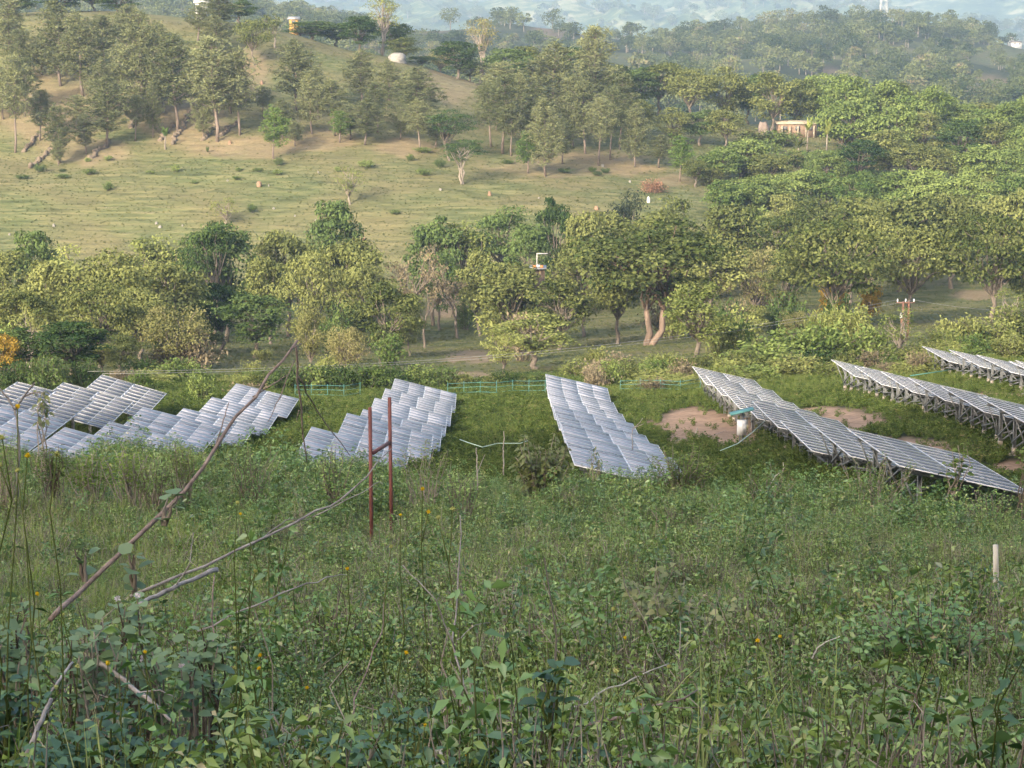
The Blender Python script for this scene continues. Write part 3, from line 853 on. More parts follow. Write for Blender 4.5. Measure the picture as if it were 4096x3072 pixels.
# --- pines on the hillside: (x of foot, y of foot, y of top, crown width) in photo pixels
PINES = [(60, 612, 218, 125), (237, 655, 425, 112), (345, 622, 455, 95), (430, 590, 305, 155), (570, 490, 48, 190), (245, 345, 0, 175), (170, 305, 135, 95),
         (30, 300, -20, 150), (335, 390, 50, 170), (610, 548, 325, 75), (712, 528, 140, 175), (810, 562, 380, 80), (868, 568, 148, 195), (960, 548, 188, 135),
         (1190, 445, 160, 155), (1250, 540, 300, 110), (1340, 545, 318, 112), (1445, 420, 200, 130), (1460, 580, 395, 125), (1560, 445, 240, 105), (1665, 510, 272, 175),
         (1680, 604, 400, 105), (1740, 592, 470, 92), (1965, 590, 330, 120), (2010, 618, 300, 150), (2045, 632, 420, 90), (1985, 520, 250, 170), (2183, 698, 395, 135), (2210, 560, 172, 215), (2250, 658, 470, 92),
         (2390, 520, 107, 165), (2392, 668, 388, 115), (2480, 600, 300, 120), (2540, 668, 420, 105), (2635, 674, 540, 92), (2340, 612, 320, 135), (2290, 590, 300, 125),
         (2090, 560, 300, 130), (2140, 610, 340, 110), (2440, 640, 350, 100), (100, 470, 230, 105), (160, 560, 360, 100), (300, 540, 380, 100), (480, 450, 215, 125), (650, 455, 235, 110),
         (770, 450, 210, 105), (925, 450, 240, 105), (85, 345, 120, 115), (425, 300, 60, 130), (505, 240, 20, 125), (1050, 480, 345, 75), (1275, 480, 270, 95), (1510, 530, 330, 95),
         (400, 470, 240, 110), (540, 560, 380, 85), (15, 480, 260, 110), (640, 330, 90, 120), (1400, 560, 420, 80), (790, 170, 20, 105), (870, 215, 60, 110), (885, 120, -30, 140), (1600, 560, 400, 80), (1130, 560, 400, 85)]
for x, yb, yt, w in PINES:
    b = hit(x, yb, 300)
    tree('pine', x, yt, b.y, w * 1.14, 'pine', base=b)
for x, yb, yt, w in [(1095, 634, 425, 105), (2110, 690, 528, 92), (1360, 572, 442, 92), (235, 660, 560, 60), (1180, 585, 480, 70), (2720, 722, 540, 100), (1840, 0, 0, 0)][:6]:
    b = hit(x, yb, 300)
    tree('pine_young', x, yt, b.y, w, 'pine_young', base=b, var=0 if w > 90 else 1)

# --- single trees on and around the pasture
T1 = tree('whitetrunk', 1852, 560, 0, 175, 'pasture', base=hit(1852, 738, 300), label='layered tree with forked white trunk standing alone on the pasture')
tree('layered', 1835, 440, 0, 190, 'pasture', base=hit(1800, 640, 300), label='dark layered tree rising behind the white-trunked tree on the pasture')
tree('thin', 1410, 662, 0, 115, 'pasture', base=hit(1404, 822, 300), label='thin pale sapling tree alone in the middle of the pasture')
tree('thin', 905, 790, 0, 125, 'pasture', base=hit(900, 905, 300), label='thin see-through tree low on the pasture above the layered valley tree')
tree('spread', 1022, 78, 0, 150, 'pasture', base=hit(1017, 262, 300), label='round olive tree casting a long shadow on the bare upper slope')
tree('bare', 1105, 55, 0, 115, 'pasture', base=hit(1102, 195, 300), var=1, label='pale nearly leafless tree on the upper slope beside the round olive tree')
tree('redbush', 2618, 715, 0, 100, 'pasture', cat='shrub', base=hit(2618, 770, 300), label='withered reddish bush at the upper right edge of the pasture', part=('stem', 'foliage'))

# --- ridge of the near hill
RIDGE = [('dark', 60, -30, 150), ('dark', 250, -40, 180), ('spread', 380, -40, 190), ('dark', 470, -25, 150), ('dark', 1255, 85, 190), ('dark', 1345, 92, 140), ('dark', 1440, 66, 140), ('paletall', 1530, -25, 120),
         ('dark', 1575, 90, 130), ('round', 1610, 150, 130), ('dark', 1690, 225, 120), ('yellowish', 1765, 195, 110), ('dark', 1830, 165, 150), ('round', 1880, 240, 130),
         ('paletall', 1925, 72, 135), ('dark', 2040, 195, 165), ('round', 2120, 185, 140), ('dark', 2300, 190, 150), ('dark', 955, 0, 130), ('round', 1200, 110, 90)]
for i, (k, x, yt, w) in enumerate(RIDGE):
    tree(k, x, yt, 441 + 7 * (i % 3), w, 'ridge', var=(1 if (k == 'paletall' and x > 1700) else 0 if k == 'paletall' else None))

# --- right-hand hill: the crest with hanging creepers, then bright crowns, then mid slope
CREST = [('round', 2480, 262, 180), ('dark', 2560, 270, 150), ('round', 2640, 252, 180), ('spread', 2770, 275, 200), ('round', 2890, 268, 180), ('dark', 2990, 300, 160), ('round', 3085, 290, 170), ('round', 3185, 318, 160),
         ('lush', 3290, 300, 190), ('lush', 3390, 300, 200), ('lush', 3510, 322, 210), ('round', 3590, 330, 170), ('lush', 3690, 345, 190), ('lush', 3800, 385, 180), ('round', 3900, 410, 190),
         ('lush', 4000, 408, 190), ('lush', 4085, 385, 180), ('round', 4160, 380, 180)]
for i, (k, x, yt, w) in enumerate(CREST):
    tree(k, x, yt, 425 + 6 * (i % 3), w, 'crest')
SL = [('round', 2560, 400, 405, 130), ('round', 2680, 430, 400, 150), ('dark', 2800, 440, 402, 150), ('round', 2900, 440, 400, 140), ('lush', 3380, 395, 405, 230), ('lush', 3560, 420, 400, 190), ('round', 3700, 450, 402, 200),
      ('dark', 3840, 480, 400, 180), ('round', 3980, 490, 400, 190), ('lush', 4090, 480, 398, 170), ('lush', 2960, 560, 372, 230), ('lush', 2870, 600, 365, 170), ('round', 3080, 620, 368, 170), ('round', 3540, 520, 385, 190),
      ('spread', 3640, 570, 380, 190), ('round', 3760, 590, 378, 170), ('lush', 3900, 580, 376, 190), ('lush', 4040, 600, 374, 200), ('dark', 3440, 560, 378, 150), ('lush', 3000, 700, 340, 200), ('lush', 2900, 720, 335, 160),
      ('lush', 3160, 680, 348, 190), ('lush', 3300, 690, 350, 180), ('lush', 3420, 690, 346, 170), ('lush', 3560, 680, 348, 200), ('lush', 3720, 680, 346, 220), ('lush', 3880, 690, 344, 210), ('lush', 4040, 700, 344, 200),
      ('round', 3120, 780, 318, 180), ('spread', 3260, 790, 316, 230), ('spread', 3420, 790, 316, 240), ('lush', 3580, 770, 320, 190), ('dark', 3700, 800, 314, 190), ('spread', 3830, 790, 314, 210), ('round', 3980, 790, 312, 210),
      ('lush', 4090, 790, 312, 170), ('round', 2780, 640, 360, 110)]
for k, x, yt, D, w in SL:
    tree(k, x, yt, D, w, 'slope')
brng = random.Random(77)
for i in range(95):
    D = brng.uniform(308, 420)
    x = brng.uniform(2780 if D < 372 else 2980, 4150)
    k = brng.choice(['shrub', 'lush', 'shrub_olive', 'shrub_light', 'shrub_dark', 'shrub', 'round'])
    b = at(x, D)
    hh = brng.uniform(1.8, 4.2)
    tree(k, x, proj(b.x, b.y, b.z + hh)[1], D, brng.uniform(80, 160), 'slope_shrub', cat='shrub' if k.startswith('shrub') else 'tree', part=('stem', 'foliage') if k.startswith('shrub') else ('trunk', 'crown'))

# --- valley woodland
WOOD = [('round', 30, 1010, 222, 230), ('dark', 150, 925, 245, 180), ('light', 330, 990, 225, 330), ('round', 215, 1050, 205, 260), ('spread', 460, 1010, 205, 330), ('dark', 900, 905, 245, 250), ('layered', 850, 885, 240, 260),
        ('round', 690, 1050, 218, 260), ('yellowish', 720, 1225, 190, 270), ('dark', 890, 1130, 225, 210), ('dark', 1020, 1180, 208, 230), ('round', 1150, 925, 255, 220), ('dark', 1345, 805, 268, 190), ('round', 1380, 960, 245, 260),
        ('spread', 1250, 1010, 225, 240), ('round', 1555, 1125, 205, 250), ('bare', 1620, 985, 240, 190), ('bare', 1700, 1080, 232, 150), ('dark', 1735, 868, 268, 200), ('light', 1850, 890, 270, 190), ('bare', 1830, 1060, 248, 170), ('round', 1480, 1010, 240, 220),
        ('layered', 2010, 825, 275, 290), ('dark', 2225, 795, 280, 150), ('round', 2330, 850, 275, 170), ('black', 2515, 772, 292, 195), ('round', 2700, 795, 290, 230), ('round', 2040, 1060, 232, 280), ('round', 2240, 1120, 222, 230),
        ('light', 2140, 1265, 186, 330), ('spread', 2330, 985, 245, 270), ('bigtrunk', 2600, 888, 222, 540), ('round', 2470, 1010, 228, 230), ('spread', 2830, 960, 255, 330), ('light', 2785, 1130, 182, 240), ('yellowish', 3030, 990, 255, 210),
        ('round', 3130, 1010, 250, 190), ('spread', 3330, 885, 228, 420), ('round', 3400, 800, 275, 330), ('spread', 3640, 905, 236, 360), ('round', 3600, 790, 290, 320), ('spread', 3960, 860, 232, 360), ('round', 4070, 760, 288, 260),
        ('spread', 3150, 850, 285, 330), ('round', 2920, 820, 290, 250), ('orange', 3480, 1140, 238, 90), ('orange', 3330, 1130, 240, 110), ('dark', 60, 1310, 172, 230), ('dark', 290, 1290, 170, 270), ('orange', 20, 1340, 168, 110),
        ('round', 480, 1340, 186, 170), ('round', 110, 1160, 195, 230), ('light', 620, 950, 252, 230), ('round', 560, 1160, 200, 230), ('spread', 400, 1130, 190, 300), ('round', 1080, 1030, 240, 170), ('bare', 130, 1230, 178, 140),
        ('yellowish', 1245, 1230, 190, 125), ('yellowish', 1375, 1305, 178, 150), ('round', 1920, 1010, 250, 180), ('dark', 2110, 900, 268, 170), ('round', 2450, 850, 282, 200), ('round', 3800, 780, 292, 260), ('thin', 3590, 1230, 172, 170), ('light', 2010, 1330, 176, 150),
        ('round', 4100, 900, 250, 200), ('round', 3480, 870, 262, 220), ('spread', 2620, 850, 286, 230), ('round', 1640, 1180, 214, 120), ('dark', 1760, 1010, 262, 140), ('thin', 4030, 1150, 200, 150), ('round', 760, 960, 262, 160)]
for k, x, yt, D, w in WOOD:
    tree(k, x, yt, D, w, 'wood')
# bushes between and under the trees, and the hedge behind the fence
HEDGE = []
for x in range(1130, 1830, 70):
    HEDGE.append(('shrub_dark' if (x // 70) % 3 else 'shrub', x, 1462 + (x % 5) * 8, 160, 150))
for x in range(1850, 2200, 60):
    HEDGE.append(('shrub_dark' if (x // 60) % 2 else 'shrub_olive', x, 1480 + (x % 7) * 5, 160, 120))
HEDGE += [('shrub', 810, 1492, 146, 120), ('shrub_light', 930, 1500, 168, 120), ('shrub', 1020, 1480, 172, 120), ('shrub_dark', 560, 1440, 172, 160), ('shrub_light', 690, 1470, 175, 150), ('shrub_olive', 1060, 1395, 205, 90),
          ('shrub', 3050, 1370, 166, 250), ('shrub', 3190, 1300, 172, 270), ('shrub', 3330, 1290, 174, 270), ('shrub', 3470, 1310, 174, 240), ('shrub_dark', 3290, 1400, 162, 200), ('shrub_olive', 3160, 1420, 158, 230), ('shrub', 3020, 1460, 154, 160),
          ('cane', 3400, 1225, 184, 170), ('cane', 3300, 1232, 186, 150), ('shrub_light', 3340, 1440, 152, 160), ('shrub_olive', 3540, 1390, 164, 150), ('shrub_light', 2960, 1230, 200, 160), ('shrub_dry', 2945, 1200, 206, 120), ('shrub_olive', 2890, 1270, 190, 150),
          ('shrub_olive', 2500, 1440, 168, 190), ('shrub_olive', 2660, 1430, 170, 190), ('shrub_light', 2760, 1470, 160, 180), ('shrub_light', 2620, 1480, 158, 150), ('cane', 2850, 1490, 154, 160), ('cane', 2720, 1500, 154, 150), ('shrub_light', 2420, 1500, 160, 110), ('cane', 2930, 1430, 160, 150),
          ('shrub_olive', 3850, 1260, 186, 190), ('shrub_light', 3960, 1250, 188, 190), ('shrub_olive', 4070, 1235, 192, 200), ('shrub_light', 3760, 1310, 178, 150), ('shrub', 3900, 1330, 172, 150), ('shrub_light', 4040, 1340, 172, 170), ('shrub_olive', 3650, 1370, 166, 150), ('shrub_dry', 3560, 1450, 154, 120), ('shrub_light', 3700, 1400, 160, 150),
          ('shrub_dark', 330, 1440, 152, 150), ('shrub_dark', 180, 1420, 150, 160), ('shrub_dark', 60, 1440, 150, 150), ('shrub', 30, 1300, 182, 160), ('shrub_dry', 640, 1390, 190, 120), ('shrub_light', 1330, 1420, 178, 110), ('shrub_dark', 1860, 1180, 262, 90), ('shrub_olive', 2370, 1390, 178, 120)]
hrng = random.Random(8)
for i in range(46):
    D = hrng.uniform(146, 176); x = hrng.choice([hrng.uniform(2250, 3050), hrng.uniform(2250, 3300), hrng.uniform(2900, 4150), hrng.uniform(480, 1150)])
    b = at(x, D); hh = hrng.uniform(0.8, 1.9)
    HEDGE.append((hrng.choice(['shrub_olive', 'shrub_light', 'cane', 'shrub_olive', 'shrub_dry', 'shrub']), x, proj(b.x, b.y, b.z + hh)[1], D, hrng.uniform(90, 190)))
for k, x, yt, D, w in HEDGE:
    tree(k, x, yt, D, w, 'valley_shrub', cat='shrub', part=('stem', 'foliage'))
urng = random.Random(31)
for i in range(78):
    D = urng.uniform(176, 300)
    x = urng.uniform(-60, 4160)
    b = at(x, D)
    pyb = proj(b.x, b.y, b.z)[1]
    if any(abs(x - cx) < rx * 0.9 and abs(pyb - cy) < ry * 1.6 for cx, cy, rx, ry in ((1850, 1470, 190, 70), (1790, 1260, 120, 60), (3260, 1250, 190, 60), (3650, 1280, 330, 90), (1100, 1420, 200, 40), (2450, 1420, 230, 40), (3900, 1170, 150, 40))):
        continue
    k = urng.choice(['shrub_dark', 'shrub_olive', 'shrub_olive', 'shrub', 'shrub_light', 'shrub_dry', 'round', 'yellowish'])
    hh = urng.uniform(2.2, 5.0)
    tree(k, x, proj(b.x, b.y, b.z + hh)[1], D, urng.uniform(110, 210), 'undergrowth', cat='shrub' if k.startswith('shrub') else 'tree', part=('stem', 'foliage') if k.startswith('shrub') else ('trunk', 'crown'))
# small bushes dotted over the pasture
DOTS = [(160, 690, 36, 50), (90, 722, 26, 60), (360, 700, 26, 50), (430, 648, 26, 40), (700, 690, 32, 42), (250, 715, 20, 50), (430, 760, 34, 50), (955, 690, 20, 30), (1115, 665, 36, 40), (1110, 700, 22, 50), (1030, 690, 18, 36), (830, 610, 26, 14), (350, 650, 20, 26),
        (1010, 850, 36, 40), (1460, 670, 30, 70), (1700, 700, 26, 70), (1640, 640, 24, 40), (1760, 670, 36, 50), (2370, 690, 24, 36), (2390, 700, 16, 40), (1580, 860, 22, 40), (250, 690, 14, 30), (1350, 690, 24, 26), (600, 700, 12, 34), (950, 720, 16, 40), (780, 735, 14, 30), (1690, 610, 22, 60), (2030, 660, 22, 40), (2260, 690, 20, 60), (2420, 690, 20, 40)]
for x, yb, h, w in DOTS:
    b = hit(x, yb, 300)
    tree(brng.choice(['shrub', 'shrub_dark', 'shrub']), x, yb - h, b.y, w, 'pasture_shrub', cat='shrub', base=b, part=('stem', 'foliage'))

# --- labels that single each tree out
KW = {'pine': 'slender grey-green pine', 'pine_young': 'small bright green pine', 'spread': 'wide spreading olive-green tree', 'round': 'dense rounded olive-green tree', 'dark': 'deep green leafy tree', 'layered': 'dark tree with flat layered branches',
      'light': 'fresh light-green tree', 'lush': 'bright feathery green tree', 'black': 'dusky almost black rounded tree', 'yellowish': 'pale yellow-green bushy tree', 'orange': 'ochre-yellow flowering bush', 'whitetrunk': 'tree with white trunk',
      'paletall': 'tall tree with bare pale trunk', 'thin': 'thin see-through tree', 'bigtrunk': 'huge spreading tree with thick pinkish trunks', 'bare': 'bare brownish half-dead tree', 'redbush': 'withered bush', 'shrub': 'leafy green shrub',
      'shrub_dark': 'dark green shrub', 'shrub_light': 'light green shrub', 'shrub_dry': 'dry brown shrub', 'shrub_olive': 'dull olive shrub', 'cane': 'pale cane-like grassy clump'}
ZW = {'pine': 'on the grassy hillside', 'pine_young': 'at the foot of the hillside', 'ridge': 'on the crest of the near hill', 'crest': 'along the top of the right-hand hill', 'slope': 'on the right-hand slope', 'slope_shrub': 'within scrub of right-hand slope',
      'wood': 'in the valley woodland', 'valley_shrub': 'beyond the solar panels', 'pasture_shrub': 'dotted on the open pasture', 'undergrowth': 'among the valley trees'}
GW = {'pine': 'pines on the hillside', 'pine_young': 'young pines', 'ridge': 'trees on the near ridge', 'crest': 'trees along the right-hand crest', 'slope': 'trees on the right-hand slope', 'slope_shrub': 'shrubs on the right-hand slope',
      'wood': 'trees of the valley woodland', 'valley_shrub': 'shrubs of the valley floor', 'pasture_shrub': 'small bushes on the pasture', 'undergrowth': 'undergrowth of the valley woodland'}
from collections import defaultdict
bk = defaultdict(list)
for r, key, px, D, zone, H, w in TREES:
    if 'label' in r.keys():
        continue
    if zone == 'pine':
        row = 'front' if D < 376 else 'middle' if D < 400 else 'uppermost'
    elif zone in ('slope', 'slope_shrub'):
        row = 'lower' if D < 342 else 'middle' if D < 385 else 'upper'
    elif zone in ('wood', 'undergrowth'):
        row = 'nearer' if D < 212 else 'middle' if D < 252 else 'farther'
    elif zone == 'valley_shrub':
        row = 'nearer' if D < 165 else 'farther'
    elif zone == 'pasture_shrub':
        row = ''
    else:
        row = ''
    bk[(zone, key, row)].append((px, r))
ROWT = {'pine': {'front': 'in the front row', 'middle': 'in the middle row', 'uppermost': 'in the uppermost row'}}
for (zone, key, row), L in bk.items():
    L.sort(key=lambda q: q[0])
    for i, (px, r) in enumerate(L):
        pos = ordw(i) + ' from left' if len(L) > 1 else ''
        rw = {'': '', 'front': 'front row', 'middle': 'middle row', 'uppermost': 'uppermost row', 'lower': 'lower row', 'upper': 'upper row', 'nearer': 'nearer row', 'farther': 'farther row'}[row]
        lab = KW[key] + ' ' + ZW[zone]
        if len(L) > 1:
            lab += ', ' + pos + ((', ' + rw) if rw else '')
        elif rw:
            lab += ', ' + rw
        r['label'] = lab
        r['group'] = GW[zone]

# ------------------------------------------------------------------ things nobody could count: scattered with geometry nodes
SRC = {}
def source(coll_name, meshes):
    col = bpy.data.collections.new(coll_name)
    for k, me in enumerate(meshes):
        col.objects.link(bpy.data.objects.new('%s_%02d' % (coll_name, k), me))
    return col

def scatter(name, pts, rz, sc, ix, col, label, tiltx=None):
    n = len(pts)
    me = bpy.data.meshes.new(name)
    me.vertices.add(n)
    me.vertices.foreach_set('co', np.asarray(pts, dtype=np.float32).ravel())
    a = me.attributes.new('rot', 'FLOAT_VECTOR', 'POINT')
    rot = np.zeros((n, 3), dtype=np.float32); rot[:, 2] = rz
    if tiltx is not None:
        rot[:, 0] = tiltx
    a.data.foreach_set('vector', rot.ravel())
    a = me.attributes.new('size', 'FLOAT', 'POINT'); a.data.foreach_set('value', np.asarray(sc, dtype=np.float32))
    a = me.attributes.new('pick', 'INT', 'POINT'); a.data.foreach_set('value', np.asarray(ix, dtype=np.int32))
    o = ob(name, me)
    ng = bpy.data.node_groups.new(name + '_nodes', 'GeometryNodeTree')
    ng.interface.new_socket('Geometry', in_out='INPUT', socket_type='NodeSocketGeometry')
    ng.interface.new_socket('Geometry', in_out='OUTPUT', socket_type='NodeSocketGeometry')
    N = ng.nodes
    gi, go = N.new('NodeGroupInput'), N.new('NodeGroupOutput')
    ip = N.new('GeometryNodeInstanceOnPoints')
    ci = N.new('GeometryNodeCollectionInfo')
    ci.inputs['Collection'].default_value = col
    ci.inputs['Separate Children'].default_value = True
    ci.inputs['Reset Children'].default_value = True
    def nattr(nm, tp):
        q = N.new('GeometryNodeInputNamedAttribute'); q.data_type = tp; q.inputs['Name'].default_value = nm
        return q.outputs['Attribute']
    ip.inputs['Pick Instance'].default_value = True
    L = ng.links
    L.new(gi.outputs[0], ip.inputs['Points'])
    L.new(ci.outputs[0], ip.inputs['Instance'])
    L.new(nattr('pick', 'INT'), ip.inputs['Instance Index'])
    L.new(nattr('rot', 'FLOAT_VECTOR'), ip.inputs['Rotation'])
    L.new(nattr('size', 'FLOAT'), ip.inputs['Scale'])
    L.new(ip.outputs[0], go.inputs[0])
    md = o.modifiers.new('scatter', 'NODES'); md.node_group = ng
    tag(o, label, None, kind='stuff')
    return o

# far-off wood on the hazy hill
def farcrown(seed, H, W, flat):
    tr, cr, h, w = broad_kind(seed, H, W, 0.2, 16, flat, 0.95, 40, 0.15, lobe=(0.16, 0.26))
    cr.tube([(0, 0, -1), (0, 0, H * 0.5)], [0.3, 0.2], 4, m=1)
    return cr.mesh('far_crown', [M['far'], M['bark_pale']])
fc = source('far_tree', [farcrown(400 + k, 8 + (k % 3) * 2, 8 + (k % 2) * 4, 0.45 + 0.1 * (k % 3)) for k in range(6)])
g = rs(9)
n = 5200
D = np.sqrt(g.uniform(620 ** 2, 1420 ** 2, n))
X = g.uniform(-0.27, 0.27, n) * D
Z = ground(X, D)
qx, qy, _ = proj(X, D, Z)
dens = 0.55 + fbm(X / 80, D / 80, 55, 3) * 2.0
meadow = ((qx > 3900) & (np.abs(qy - 230) < 45)) | ((qx > 2070) & (qx < 2390) & (np.abs(qy - 125) < 48) & (D > 1000)) | ((np.abs(qx - 3960) < 90) & (np.abs(qy - 350) < 70)) | ((qx > 1560) & (qx < 2060) & (np.abs(qy - 150) < 26) & (D > 1000))
thin_ = (qx > 1480) & (qx < 2550) & (D > 760)
keep = (g.random(n) < np.clip(dens, 0.12, 1) * np.where(thin_, 0.35, 1.0)) & ~(meadow & (g.random(n) < 0.93))
X, D, Z = X[keep], D[keep], Z[keep]
n = len(X)
scatter('far_woodland', np.stack([X, D, Z - 0.5], 1), g.uniform(0, 6.28, n), g.uniform(0.55, 1.15, n), g.integers(0, 6, n), fc, 'far wooded hills behind the near ridge, paled by haze')
n = 5200
D = g.uniform(2300, 4700, n)
X = g.uniform(-0.26, 0.26, n) * D
ii = np.clip(np.searchsorted(my, D), 1, len(my) - 1)
hw = 0.42 * my[ii] + 150
jj = np.clip(((X / hw + 1) / 2 * (len(mx) - 1)).astype(int), 0, len(mx) - 1)
dn = fbm(X / 260, D / 300, 66, 4)
keep = dn > 0.07
X, D = X[keep], D[keep]; ii, jj = ii[keep], jj[keep]; n = len(X)
scatter('mountain_woodland', np.stack([X, D, MZ[ii, jj] - 1], 1), g.uniform(0, 6.28, n), g.uniform(0.9, 2.0, n), g.integers(0, 6, n), fc, 'patches of far forest on the blue mountain side')
# ------------------------------------------------------------------ solar tables
PW, PL, GAP = 1.99, 0.985, 0.008          # panel long side (across the table), short side (along the row)
def panel_meshes():
    g = MB()
    half = (PW - 0.05 - 0.022) / 2
    for sx in (-1, 1):                     # two half-cut cell fields with a pale strip between
        g.box((sx * (half / 2 + 0.011), 0, 0.017), (half, PL - 0.05, 0.018))
    f = MB()
    e = 0.024
    f.box((0, PL / 2 - e / 2, 0.01), (PW, e, 0.036)); f.box((0, -PL / 2 + e / 2, 0.01), (PW, e, 0.036))
    f.box((PW / 2 - e / 2, 0, 0.01), (e, PL - 2 * e, 0.036)); f.box((-PW / 2 + e / 2, 0, 0.01), (e, PL - 2 * e, 0.036))
    f.box((0, 0, 0.0105), (0.020, PL - 0.05, 0.029))
    return g, f
_g, _f = panel_meshes()
GLASS = {0: _g.mesh('solar_panel', M['glass']), 1: _g.mesh('solar_panel_clean', M['glass_clean']), 2: _g.mesh('solar_panel_dull', M['glass_dull'])}
FRAME = _f.mesh('panel_frame', M['alu'])
def ibeam(L, w=0.13, h=0.13):
    b = MB()
    b.box((-w / 2 + 0.008, 0, L / 2), (0.016, h, L)); b.box((w / 2 - 0.008, 0, L / 2), (0.016, h, L)); b.box((0, 0, L / 2), (w - 0.034, 0.012, L))
    return b
POST = ibeam(1.0).mesh('post', M['steel'])
FOOT = MB().box((0, 0, -0.05), (0.46, 0.46, 0.50)).box((0, 0, 0.33), (0.22, 0.22, 0.26)).mesh('footing', M['concrete'])
def unitbar(n, w, h, mt):
    return MB().box((0, 0.5, 0), (w, 1, h)).mesh(n, mt)
BRACE, RAFTER, PURLIN = unitbar('brace', 0.07, 0.05, M['steel']), unitbar('rafter', 0.09, 0.11, M['steel']), unitbar('purlin', 0.06, 0.08, M['steel'])

def strut(name, me, a, b, parent):
    d = Vector(b) - Vector(a)
    o = ob(name, me, parent)
    q = d.to_track_quat('Y', 'Z')
    o.matrix_local = Matrix.Translation(a) @ q.to_matrix().to_4x4() @ Matrix.Diagonal((1, d.length, 1, 1))
    return o

ROWNAME = {1: 'leftmost row', 2: 'second row from left', 3: 'third row from left, behind the red posts', 4: 'middle row beside the leafy bush', 5: 'row above the white meter box', 6: 'long row on tall legs at right', 7: 'far right row', 8: 'short row at the right edge'}
def table(cx, cy, D, tilt, down, row, k, total, rows=9, clean=0, detail=False, twist=0.0):
    """table whose far upper-left corner is seen at photo point (cx, cy), D metres out"""
    o = ray_at(cx, cy, D)
    a = Vector((math.cos(R(tilt)) * math.cos(R(twist)), math.sin(R(twist)), -math.sin(R(tilt))))
    b = Vector((math.sin(R(twist)) * 0.6, -math.cos(R(down)), math.sin(R(down))))
    b = (b - a * a.dot(b)).normalized()
    n = a.cross(-b).normalized()
    if n.z < 0: n = -n
    W, Lh = 2 * PW + GAP, rows * (PL + GAP)
    mid = o + a * W / 2 + b * Lh / 2
    base = Vector((mid.x, mid.y, gz(mid.x, mid.y)))
    which = ('farthest' if k == 0 else 'nearest' if k == total - 1 else ordw(k) + ' from far end')
    label = 'tilted solar table, %s, %s' % (ROWNAME[row], which if total > 1 else 'on its own')
    root = thing('solar_table', label, 'solar panels', base, group='stepped rows of solar tables')
    rot = Matrix((a, -b, n)).transposed().to_4x4()
    for i in range(rows):
        for j in range(2):
            p = o + a * (PW / 2 + j * (PW + GAP)) + b * (PL / 2 + i * (PL + GAP)) - base
            g = ob('solar_panel', GLASS[clean], root)
            g.matrix_local = Matrix.Translation(p) @ rot
            ob('panel_frame', FRAME, g)
    u = lambda s, t, d=0.0: o + a * s + b * t - n * d - base
    for s in (0.45, 1.55, 2.45, 3.55):
        strut('purlin', PURLIN, u(s, 0.1, 0.055), u(s, Lh - 0.1, 0.055), root)
    nf = 4
    for q in range(nf):
        t = 0.9 + q * (Lh - 1.8) / (nf - 1)
        strut('rafter', RAFTER, u(0.25, t, 0.155), u(W - 0.25, t, 0.155), root)
        for s in (0.85, 3.05):
            tp = u(s, t, 0.21)
            gx, gy = tp.x + base.x, tp.y + base.y
            zb = gz(gx, gy) - base.z
            po = ob('post', POST, root, (tp.x, tp.y, zb - 0.1), scale=(1, 1, max(tp.z - zb + 0.1, 0.12)))
            if detail:
                if row > 5 or q > 1: ob('footing', FOOT, root, (tp.x, tp.y, zb - (0.1 if row > 5 else 0.3)), scale=(0.8, 0.8, 0.9))
                if s < 1:
                    strut('brace', BRACE, (tp.x + 0.09, tp.y, zb + 0.35), u(2.2, t, 0.2), root)
                    strut('brace', BRACE, (tp.x - 0.09, tp.y, zb + 0.55), u(0.32, t, 0.2), root)
        if detail and q < nf - 1:
            t2 = 0.9 + (q + 1) * (Lh - 1.8) / (nf - 1)
            p1, p2 = u(0.85, t, 0.21), u(0.85, t2, 0.21)
            z1 = gz(p1.x + base.x, p1.y + base.y) - base.z
            strut('brace', BRACE, (p1.x - 0.1, p1.y, z1 + 0.5), (p2.x - 0.1, p2.y, p2.z - 0.15), root)
    return root

